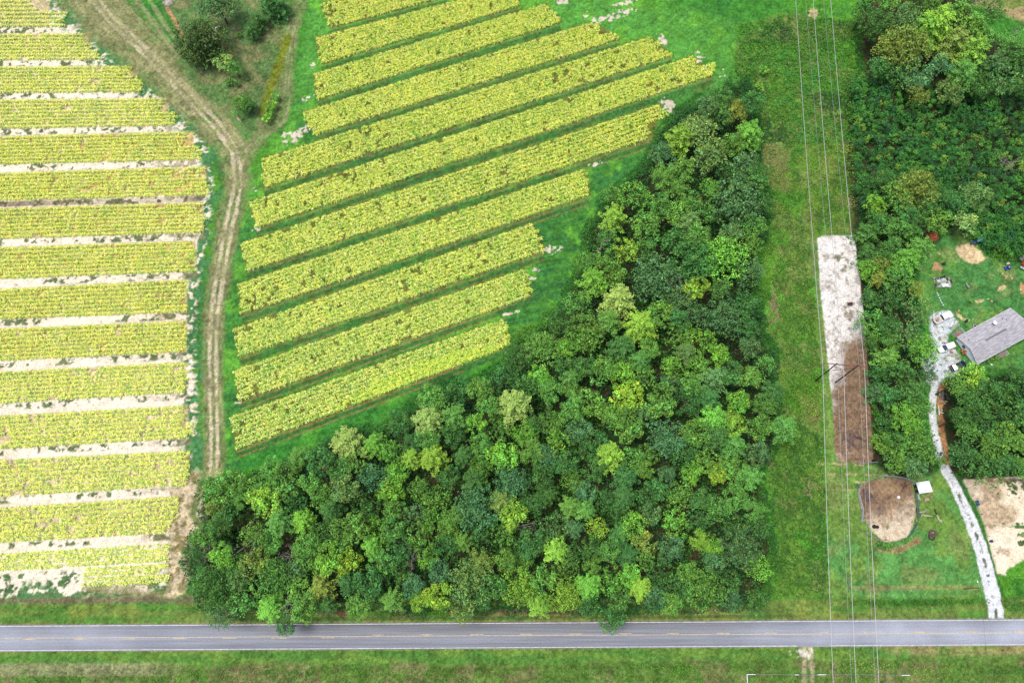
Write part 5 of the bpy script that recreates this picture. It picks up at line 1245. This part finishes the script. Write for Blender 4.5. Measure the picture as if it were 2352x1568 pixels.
hn = [(-.55, 0, 1.15, .30, .33), (0, 0, 1.12, .31, .34), (.5, 0, 1.15, .27, .33), (.85, 0, 1.4, .15, .22), (1.15, 0, 1.68, .11, .15), (1.35, 0, 1.62, .1, .12), (1.65, 0, 1.36, .065, .07),
      (-.62, .16, .85, .14, .17), (-.52, .18, .62, .085), (-.72, .18, .45, .055), (-.68, .18, .1, .04), (-.62, .18, .04, .06),
      (-.62, -.16, .85, .14, .17), (-.50, -.18, .62, .085), (-.68, -.18, .45, .055), (-.62, -.18, .1, .04), (-.56, -.18, .04, .06),
      (.52, .15, .85, .1, .12), (.56, .16, .5, .055), (.56, .16, .1, .038), (.6, .16, .04, .06), (.55, -.15, .85, .1, .12), (.62, -.16, .5, .055), (.66, -.16, .1, .038), (.7, -.16, .04, .06)]
he = [(0, 1), (1, 2), (2, 3), (3, 4), (4, 5), (5, 6), (0, 7), (7, 8), (8, 9), (9, 10), (10, 11), (0, 12), (12, 13), (13, 14), (14, 15), (15, 16), (2, 17), (17, 18), (18, 19), (19, 20), (2, 21), (21, 22), (22, 23), (23, 24)]
p = W(1951, 700)
h_ = skin_animal("horse", hn, he, HB, (p.x, p.y, 0), PI + .12, "brown horse with black mane standing in the pale sand arena", "horse", 1.1)
t = MB().bar((-.95, 0, 1.4), (-1.1, 0, .75), .07, 8, .12); t.done("tail", HD, h_)
MB().loft([[(x, -.04, z), (x, .04, z), (x + .02, .03, z + .2), (x + .02, -.03, z + .2)] for x, z in ((.75, 1.55), (1.0, 1.78), (1.28, 1.92))]).done("mane", HD, h_)
MB().bar((1.38, .09, 1.85), (1.38, .1, 2.0), .035, 6, .01).bar((1.38, -.09, 1.85), (1.38, -.1, 2.0), .035, 6, .01).done("ears", HD, h_)
DW = M("white_fur", (225, 225, 222), .8, noise=.7, scale=1.1, second=(60, 60, 64))
dn = [(-.25, 0, .42, .1, .12), (.05, 0, .42, .11, .14), (.28, 0, .5, .08), (.42, 0, .62, .085), (.55, 0, .58, .045),
      (-.28, .08, .24, .045), (-.3, .08, .03, .028), (-.28, -.08, .24, .045), (-.26, -.08, .03, .028), (.14, .08, .24, .04), (.15, .08, .03, .026), (.14, -.08, .24, .04), (.18, -.08, .03, .026), (-.42, 0, .52, .025), (-.55, 0, .62, .015)]
de = [(0, 1), (1, 2), (2, 3), (3, 4), (0, 5), (5, 6), (0, 7), (7, 8), (1, 9), (9, 10), (1, 11), (11, 12), (0, 13), (13, 14)]
p = W(2219.5, 659)
skin_animal("dog", dn, de, DW, (p.x, p.y, 0), PI * .65, "small black and white dog standing alone on the lawn", "dog", 1.8)

# ================================================================== ROUND PEN THINGS
p = W(2115, 1121); ag = heading(2099, 1124, 2131, 1119)
sh = empty("shed", (p.x, p.y, 0), ag, "small white tin-roofed animal shed at the top corner of the dirt pen", "shed")
m_ = MB().box(0, 0, 1.9, 3.7, 2.9, .07, ry=.06)
m_.done("roof", M("white_sheet_metal", (300, 302, 306), .5, noise=.35, scale=.5, second=(235, 238, 245)), sh)
w_ = MB().box(1.7, 0, .9, .06, 2.6, 1.8).box(0, 1.3, .9, 3.4, .06, 1.8).box(0, -1.3, .95, 3.4, .06, 1.7); w_.done("wall", WHITEM, sh)
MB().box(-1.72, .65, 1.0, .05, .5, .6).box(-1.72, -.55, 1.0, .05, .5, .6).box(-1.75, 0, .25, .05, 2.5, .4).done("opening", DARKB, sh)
for s in (-1, 1): MB().box(-1.68, s * 1.25, .95, .1, .1, 1.9).done("post", GREY, sh)
def simple(name, mb, mat, x, y, label, cat, rz=0, z=0, group=None):
    p = W(x, y); return tag(mb.done(name, mat, None, (p.x, p.y, z), rz), label, cat, group)
def tub(r, h, wall=.05, seg=20):
    m_ = MB(); ro = lambda rr, z: [(rr * math.cos(2 * PI * j / seg), rr * math.sin(2 * PI * j / seg), z) for j in range(seg)]
    m_.loft([ro(r * .88, 0), ro(r, h), ro(r - wall, h), ro(r * .84 - wall, .06)]); return m_
simple("round_tub", tub(.42, .4), M("white_plastic", (250, 250, 250), .5), 2062.7, 1142, "round white tub in the middle of the dirt pen", "tub")
simple("lid", MB().cyl(0, 0, .35, .38, .06, seg=20), M("white_plastic_lid", (250, 250, 250), .5), 2062.7, 1142, "white lid on the tub in the dirt pen", "lid")
simple("feed_tub", tub(.5, .45), BLACKR, 2006.5, 1209, "black rubber feed tub, left of the touching pair in the pen", "tub", group="black feed tubs")
simple("feed_tub", tub(.42, .4), BLACKR, 2014, 1210, "smaller black rubber tub, right of the touching pair in the pen", "tub", group="black feed tubs")
simple("toy_scoop", MB().box(0, 0, .08, .5, .16, .1, rz=-.9, bev=.02).box(.12, -.2, .12, .16, .14, .16, rz=-.9), M("red_plastic", (226, 50, 60), .5), 2045, 1180, "small red plastic scoop lying on the pen's dirt", "toy")
for i, (x, y, lb) in enumerate(((2242.3, 1152.5, "blue open barrel, upper of the pair by the paddock fence"), (2244.2, 1158.4, "blue open barrel, lower of the pair by the paddock fence"), (2274.8, 1242.5, "blue open barrel standing alone at the lower paddock fence"))):
    rr = simple("barrel", tub(.38, .75), BLUEP, x, y, lb, "barrel", group="blue barrels"); MB().cyl(0, 0, .3, .31, .03, seg=18).done("water", DARKB, rr)
rr = simple("barrel", tub(.36, .8), BLACKR, 2004.5, 1058.5, "black barrel at the bottom end of the riding arena", "barrel")
TY = empty("tyre_sandpit", W(2140.6, 1224.7), 0, "large tractor tyre holding bright toys on the lawn", "tyre")
m_ = MB().torus(0, 0, .32, .66, .27, 28, 10)
for j in range(24): a = 2 * PI * j / 24; m_.box(.93 * math.cos(a), .93 * math.sin(a), .32, .06, .12, .4, rz=a)
m_.done("tyre", M("old_tyre", (104, 98, 100), .9, noise=.2), TY, smooth=False); MB().cyl(0, 0, .1, .45, .2, seg=20).done("sand", M("pit_sand", (176, 150, 120), .95), TY)
simple("toy_bucket", tub(.2, .25), M("orange_plastic", (240, 160, 40), .5), 2141.6, 1223.2, "yellow-orange toy bucket inside the tractor tyre", "toy", z=.2)
simple("toy_shovel", MB().box(0, 0, .08, .6, .14, .12, rz=-1).box(-.2, .1, .1, .25, .25, .15), M("red_plastic_toy", (200, 40, 44), .5), 2139, 1225.4, "red toy digger inside the tractor tyre", "toy", z=.2)
simple("fire_ring", MB().torus(0, 0, .15, .7, .22, 22, 8), M("burnt_tyre", (92, 74, 66), .95, noise=.4), 2139.5, 1232.4, "dark brown burnt ring lying against the tractor tyre", "fire ring")
LOGM = M("bleached_log", (226, 214, 196), .9, noise=.2, scale=3); CHAR = M("charred_log", (48, 46, 52), .9)
def log(x0, y0, x1, y1, r, mat, lab, name="log", z=.12, r2=None):
    a = W(x0, y0); b = W(x1, y1); return tag(MB().bar((0, 0, z), (b.x - a.x, b.y - a.y, z), r, 8, r2).done(name, mat, None, (a.x, a.y, 0), None, True), lab, "log", "logs by the dirt pen")
log(2145.8, 1169, 2151, 1181, .16, CHAR, "charred dark end of the diagonal log right of the pen"); log(2151.4, 1182, 2158, 1196, .17, LOGM, "pale diagonal log right of the pen")
log(2158, 1194, 2163, 1197, .24, LOGM, "stubby pale stump at the foot of the diagonal log"); log(2110, 1176, 2127, 1174, .13, LOGM, "upper pale driftwood log beside the pen's green panels"); log(2120, 1183, 2140, 1185, .2, LOGM, "lower thick driftwood log beside the pen's green panels")
log(2114, 1187, 2121, 1178, .1, LOGM, "short pale branch leaning between the two driftwood logs"); log(2125, 1170, 2134, 1171, .07, LOGM, "thin pale stick above the driftwood logs")
simple("rubber_mat", MB().box(0, 0, .1, .9, 1.6, .16, bev=.06).box(.1, -1.2, .09, .8, .9, .14, rz=.3, bev=.05), BLACKR, 2108, 1173, "crumpled black rubber mats against the outside of the green panels", "mat")
simple("feed_bin", MB().box(0, 0, .35, 1.1, .8, .7, bev=.08).box(-.5, -.35, .2, .4, .5, .35, bev=.05), M("tan_bin", (206, 174, 140), .8, noise=.2), 2127, 1147, "tan lidded bin on the grass below the white shed", "bin")
simple("rail_stack", MB().bar((0, 0, .1), (-.5, -1.6, .15), .05).bar((.25, .1, .1), (-.1, -1.7, .2), .05).bar((-.2, .1, .1), (.4, -1.8, .1), .04), WHITEM, 2108, 1133, "white poles leaning by the shed's lower corner", "poles")
simple("gate_post", MB().bar((0, 0, 0), (0, 0, 1.6), .1).bar((0, 0, .1), (-.1, -.9, .15), .09), GREY, 2032.5, 1097, "short wooden post at the top of the dirt pen", "post")
for (x, y, r_) in ((2023, 1251, 12), (2031, 1257, 9), (2043, 1252, 10), (2080, 1240, 8), (2091, 1239, 4.5), (1968, 1114, 7), (2107, 1196, 5), (2213, 808, 8), (2280, 824, 8), (2290, 820, 6), (2270, 829, 5), (2230.5, 692, 4)):
    lk = {2213: "rust", 2091: "bright", 2107: "bright", 2230.5: "bright", 2023: "deep", 2031: "deep", 2043: "mid", 1968: "blue"}.get(x, "mid")
    q = tree("low", x, y, r_, lk, .9)
    nm = {2023: "large dark bush at the lower left of the dirt pen", 2031: "lowest dark bush below the dirt pen", 2043: "green bush right of the two dark ones below the pen", 2080: "clipped green bush at the lower right of the dirt pen", 2091: "tiny bright tuft bush right of the pen's clipped bush",
          1968: "low bluish bush outside the pen's top left corner", 2107: "bright weed clump at the foot of the green panels", 2213: "dark reddish bush against the white gable end", 2280: "middle green shrub along the house's lower wall", 2290: "shrub beside the lower porch steps", 2270: "shrub nearest the lower corner of the house", 2230.5: "lone bright sapling on the lawn above the house"}[x]
    tag(q, nm, "bush", "garden bushes")

# ================================================================== YARD THINGS
p = W(2243, 556); ag = heading(2230, 557, 2249, 554)
ps = empty("playset", (p.x, p.y, 0), ag, "wooden play tower with a pale blue canopy and dark blue slide by the sand", "playset")
m_ = MB()
for sx in (-.9, .9):
    for sy in (-.5, .5): m_.box(sx, sy, 1.1, .1, .1, 2.2)
m_.box(0, 0, 1.2, 1.9, 1.1, .08).box(0, .52, 1.5, 1.9, .05, .1).done("frame", M("play_timber", (176, 140, 110), .9), ps)
MB().loft([[(x, -.75, 2.0), (x, 0, 2.5), (x, .75, 2.0), (x, .75, 2.05), (x, 0, 2.56), (x, -.75, 2.05)] for x in (-1.1, 1.15)]).done("canopy", M("sky_blue_canvas", (110, 190, 236), .7), ps)
MB().box(-1.55, -.3, .72, 1.7, .7, .07, ry=-.72).box(-1.55, .05, .8, 1.7, .05, .2, ry=-.72).box(-1.55, -.65, .8, 1.7, .05, .2, ry=-.72).done("slide", M("navy_plastic", (44, 78, 140), .5), ps)
def heap(name, x, y, r_, h, mat, label, cat, seed):
    rs = np.random.RandomState(seed); m_ = MB(); g = bmesh.ops.create_grid(m_.bm, x_segments=18, y_segments=18, size=r_ * 1.2)["verts"]
    for q in g:
        d = math.hypot(q.co.x, q.co.y) / (r_ * (1 + .25 * math.sin(3 * math.atan2(q.co.y, q.co.x) + seed))); q.co.z = h * max(0, 1 - d * d) + rs.normal(0, .04) * (d < 1) - (.12 if d > 1 else 0)
    return simple(name, m_, mat, x, y, label, cat)
heap("dirt_mound", 2152.5, 613, 1.35, .7, M("brown_earth", (222, 180, 130), .95, noise=.25, scale=2), "low mound of brown earth near the black tarp box", "mound", 3)
simple("black_crate", MB().box(0, 0, .25, .95, .8, .5, rz=.5, bev=.05).box(0, 0, .52, .7, .6, .05, rz=.5), M("black_plastic", (44, 46, 54), .6), 2166.5, 606.5, "black plastic crate beside the brown earth mound", "crate")
gb_ = empty("garden_bed", W(2164, 649), heading(2143, 641, 2188, 641), "square raised planting bed covered in white weed cloth", "garden bed")
GBF = M("white_weed_cloth", (240, 242, 246), .8, noise=.35, scale=.9, second=(120, 140, 120)); MB().box(0, 0, .06, 4.6, 2.9, .08).done("cloth", GBF, gb_)
MB().box(0, 1.5, .1, 4.8, .1, .2).box(0, -1.5, .1, 4.8, .1, .2).box(2.4, 0, .1, .1, 2.9, .2).box(-2.4, 0, .1, .1, 2.9, .2).done("edging", GREY, gb_)
PLB = M("grey_black_planter", (70, 74, 84), .7, noise=.3, scale=3)
plab = ["first", "second", "third", "fourth", "fifth"]
for i, (x, y) in enumerate(((2146, 643), (2151, 641), (2156.5, 639.5), (2162, 638), (2167.5, 636.5))):
    simple("planter_tub", tub(.34, .45, .06, 14), PLB, x, y, f"dark planter, {plab[i]} from the left in the row along the bed's top edge", "planter", group="planters round the garden bed")
for (x, y, lb) in ((2148, 656, "long dark planter on the left side of the garden bed"), (2175, 642, "grey planter left of the orange bucket"), (2184, 647, "dark planter below the orange bucket")):
    simple("planter_box", MB().box(0, 0, .2, .5, .9, .4, bev=.04).box(0, 0, .41, .36, .76, .03), PLB, x, y, lb, "planter", rz=.3, group="planters round the garden bed")
simple("white_table", MB().box(0, 0, .62, 1.7, .75, .06).box(-.7, 0, .3, .06, .6, .6).box(.7, 0, .3, .06, .6, .6), WHITEM, 2168.5, 657, "white folding table standing at the lower edge of the garden bed", "table", rz=.25)
simple("bucket", tub(.2, .38, .03, 14), M("orange_bucket", (244, 140, 60), .5), 2185.7, 642, "orange bucket at the right corner of the garden bed", "bucket")
for i, (x, y, r_) in enumerate(((2150, 648, 4), (2156, 651, 5), (2151, 665, 4), (2158, 667, 4), (2180, 664, 4), (2176, 648, 4))):
    tag(tree("low", x, y, r_, "mid", .45), ["leafy plant in the upper left of the white bed", "leafy plant in the middle of the white bed", "potted plant below the bed's left corner", "potted plant left of the white table", "potted plant right of the white table", "leafy plant by the grey planter"][i], "plant", "plants in the garden bed")
STN = M("pale_stone", (226, 232, 236), .8)
for i, (x, y) in enumerate(((125, 1075), (148, 1125), (167, 1163), (188, 1212), (210, 1257), (234, 1302), (258, 1346))):
    simple("stepping_stone", MB().box(0, 0, .03, .34, .46, .08, rz=.4, bev=.015), STN, 2134.7 + x / 8.19, 536 + y / 8.19, f"pale stepping stone, {['first', 'second', 'third', 'fourth', 'fifth', 'sixth', 'seventh'][i]} below the garden bed", "stepping stone", group="stepping stones across the lawn")
at_ = empty("quad_bike", W(2311.7, 617), .3, "small blue quad bike parked on the lawn near the red canopy", "quad bike"); BL = M("blue_quad_plastic", (40, 70, 216), .4)
MB().box(-.5, 0, .55, .5, .95, .16, bev=.05).box(.55, 0, .58, .5, .95, .16, bev=.05).box(0, 0, .5, 1.0, .26, .2, bev=.04).done("bodywork", BL, at_); MB().box(-.1, 0, .68, .6, .26, .12, bev=.04).done("seat", BLACKR, at_)
MB().bar((.4, -.35, .9), (.4, .35, .9), .03).bar((.4, 0, .6), (.4, 0, .9), .03).done("handlebar", WHITEM, at_)
for sx in (-.55, .55):
    for sy in (-.45, .45): MB().cyl(sx, sy, .25, .25, .22, 'Y', seg=14).done("wheel", TYRE, at_)
simple("white_cooler", MB().box(0, 0, .25, .8, .55, .45, rz=.2, bev=.05).box(0, 0, .5, .84, .58, .07, rz=.2), M("off_white_plastic", (224, 214, 204), .7), 2313.5, 606.5, "off-white box standing above the blue quad bike", "box")
simple("plank", MB().box(0, 0, .06, 1.3, .22, .08), M("orange_timber", (236, 180, 130), .9), 2302, 600, "short orange-brown plank lying by the thicket edge", "plank")
rc = empty("lawn_shelter", W(2352, 607), .0, "red canvas shelter with pale sheet panels at the lawn's right edge", "shelter"); RED = M("red_canvas", (206, 36, 54), .7); SHT = M("pale_sheet", (214, 206, 204), .7, noise=.2)
MB().box(.6, 1.1, 1.9, 1.5, 2.4, .05, rx=.25, rz=-.5).box(-.6, -.1, 1.2, 1.6, .8, .05, rz=.6, rx=-.3).box(1.6, -.8, 1.0, 1.0, 1.2, .05, ry=.3).done("canopy", RED, rc)
MB().box(-1.0, 1.4, 1.6, 1.9, .9, .05, rz=.45, rx=.2).box(-.8, -1.6, .6, 2.0, .75, .05, rz=-.6, rx=-.2).done("panel", SHT, rc)
MB().bar((-1.6, .9, 0), (-1.6, .9, 1.6), .04).bar((1.4, 1.9, 0), (1.4, 1.9, 1.9), .04).bar((-.9, -.6, 0), (-.9, -.6, 1.1), .04).bar((1.7, -.9, 0), (1.7, -.9, 1.1), .04).done("frame", STEEL, rc)
heap("clay_mound", 2357, 664, 1.6, .5, M("orange_clay", (230, 170, 120), .95, noise=.2), "orange clay mound cut by the frame's right edge above the house", "mound", 7)
ac = simple("air_conditioner", MB().box(0, 0, .4, .85, .85, .75, bev=.04), M("beige_metal", (222, 224, 226), .5), 2236.2, 750.5, "square white air conditioner with a dark fan against the house's upper wall", "air conditioner", rz=ang_h)
MB().cyl(0, 0, .79, .33, .04, seg=20).done("fan_grille", DARKB, ac)
simple("wheelbarrow", MB().box(0, 0, .45, .9, .55, .25, taper=(1.2, 1.2)).bar((-.3, -.25, .4), (-1.0, -.3, .5), .03).bar((-.3, .25, .4), (-1.0, .3, .5), .03).bar((-.3, .2, 0), (-.3, .2, .4), .03).bar((-.3, -.2, 0), (-.3, -.2, .4), .03).cyl(.6, 0, .2, .2, .1, 'Y'), BLACKR, 2218, 737.8, "black wheelbarrow on the grass above the house", "wheelbarrow", rz=.6)
simple("ball", MB().ball(0, 0, .35, .35), M("red_ball", (232, 40, 40), .4), 2200.5, 769.5, "big red ball at the upper left corner of the house", "ball")
simple("planter_pot", tub(.25, .4, .04, 14), M("pinkish_pot", (214, 180, 170), .8), 2196.5, 773.5, "pinkish pot just left of the red ball", "pot")
tr_ = empty("tricycle", W(2168.5, 789), .3, "black and pink tricycle above the white SUV", "tricycle")
MB().bar((-.4, 0, .5), (.4, 0, .55), .05).bar((.4, 0, .2), (.35, 0, .9), .03).bar((.35, -.25, .85), (.35, .25, .85), .03).done("frame", M("pink_paint", (236, 130, 160), .5), tr_)
for (sx, sy, r_) in ((.42, 0, .24), (-.4, .28, .18), (-.4, -.28, .18)): MB().torus(sx, sy, r_, r_ * .8, .05, 16, 6, rx=PI / 2).done("wheel", BLACKR, tr_)
MB().box(-.15, 0, .62, .3, .25, .08, bev=.02).done("seat", BLACKR, tr_)
pt = empty("push_car", W(2184.5, 808.5), -.2, "pinkish toy push car with dark wheels below the white SUV", "toy car")
MB().box(0, 0, .35, .8, .45, .28, bev=.06).box(-.1, 0, .6, .35, .38, .25, bev=.06).done("body", M("salmon_plastic", (232, 160, 144), .5), pt)
for sx in (-.26, .26):
    for sy in (-.24, .24): MB().cyl(sx, sy, .14, .14, .1, 'Y', seg=12).done("wheel", BLACKR, pt)
simple("pale_rag", MB().box(0, 0, .1, .5, .3, .18, rz=-.6, bev=.06).box(.3, -.15, .07, .3, .2, .12, bev=.04), WHITEM, 2276.5, 836.8, "small white bundle on the lawn below the house's shrubs", "bundle")
# lumber by the drive
LT = M("pale_lumber", (226, 200, 160), .9, noise=.3, scale=3); LG = M("grey_pallet", (150, 136, 132), .9, noise=.3, scale=4)
pal = empty("pallet", W(2162, 908), heading(2158, 915, 2158, 898) - PI / 2, "grey wooden pallet with a pale sheet beside the drive", "pallet")
m_ = MB()
for k in range(7): m_.box(-.55 + k * .18, 0, .14, .14, 2.1, .03)
for k in (-.9, 0, .9): m_.box(0, k, .06, 1.25, .1, .12)
m_.done("slats", LG, pal); MB().box(-.5, .5, .18, .28, 1.1, .05).done("sheet", M("cream_board", (244, 226, 176), .8), pal)
simple("tyre_stack", MB().torus(0, 0, .15, .32, .13, 20, 8).torus(.04, .03, .4, .32, .13, 20, 8), BLACKR, 2170.5, 913, "dark stacked tyres in the lumber pile by the drive", "tyres")
simple("timber_frame", MB().box(0, .8, .12, 1.3, .1, .1, rz=-.5).box(.55, -.1, .12, .1, 1.6, .12, rz=.1).box(-.1, -.7, .14, 1.4, .12, .12).box(.9, -.5, .1, .08, .9, .08, rz=.4), LG, 2170, 910, "grey timber frame round the stacked tyres", "timber")
for i, (x0, y0, x1, y1, w, mt, lb) in enumerate(((2157, 922.5, 2176, 921.5, .2, LT, "upper pale board of the pile below the pallet"), (2158, 925.5, 2172, 924.5, .25, LG, "middle grey board of the pile below the pallet"), (2166, 927, 2172, 926.5, .2, LT, "short lowest board of the pile below the pallet"),
      (2155, 895.5, 2167, 894, .18, LT, "pale board lying above the grey pallet"), (2155.5, 932, 2157, 953, .16, WHITEM, "long white board lying along the orange dirt by the drive"), (2158, 946.5, 2166, 948.5, .14, WHITEM, "short white board lying across the orange dirt"))):
    a = W(x0, y0); b = W(x1, y1); L = (b - a).length
    tag(MB().box(L / 2, 0, .1 + .05 * (i % 2), L, w, .08).done("board", mt, None, (a.x, a.y, 0), math.atan2(b.y - a.y, b.x - a.x)), lb, "board", "boards by the drive")
simple("paint_can", MB().cyl(0, 0, .14, .14, .28, seg=14).torus(0, 0, .28, .13, .015, 14, 6), WHITEM, 2162.3, 942, "white can on the orange dirt beside the drive", "can")
# top left
wb = simple("storage_box", MB().box(0, 0, .5, 1.35, 1.15, .95, bev=.04), M("pale_grey_paint", (226, 230, 240), .5), 501.5, 66, "white lidded box standing in the shade between the top-left trees", "box", rz=.35)
MB().box(0, 0, 1.02, 1.5, 1.3, .1, bev=.02).done("lid", WHITEM, wb); MB().box(0, -.62, .8, .3, .08, .1).done("latch", DARKB, wb)
# bits at the edge of the cut and by the road
a = W(1977, 450)
tag(MB().bar((0, 0, .1), (.1, -2.2, .15), .1, 7).bar((.1, -2.2, .15), (-.25, -4.6, .1), .1, 7, .06).done("fallen_branch", DEADWOOD, None, a), "pale fallen branch at the edge of the cut above the arena", "log")
simple("marker_post", MB().box(0, 0, .5, .1, .1, 1.1).box(0, 0, 1.06, .14, .14, .05), WHITEM, 2414 / 1.04464 * 1.0 - 90, 1419.5, "short white marker post at the verge above the road", "post")
simple("dark_stake", MB().cyl(0, 0, .4, .09, .9, seg=10).cyl(0, 0, .86, .12, .05, seg=10), CHAR, 2301, 1493, "short dark stake on the tan verge below the road", "stake")
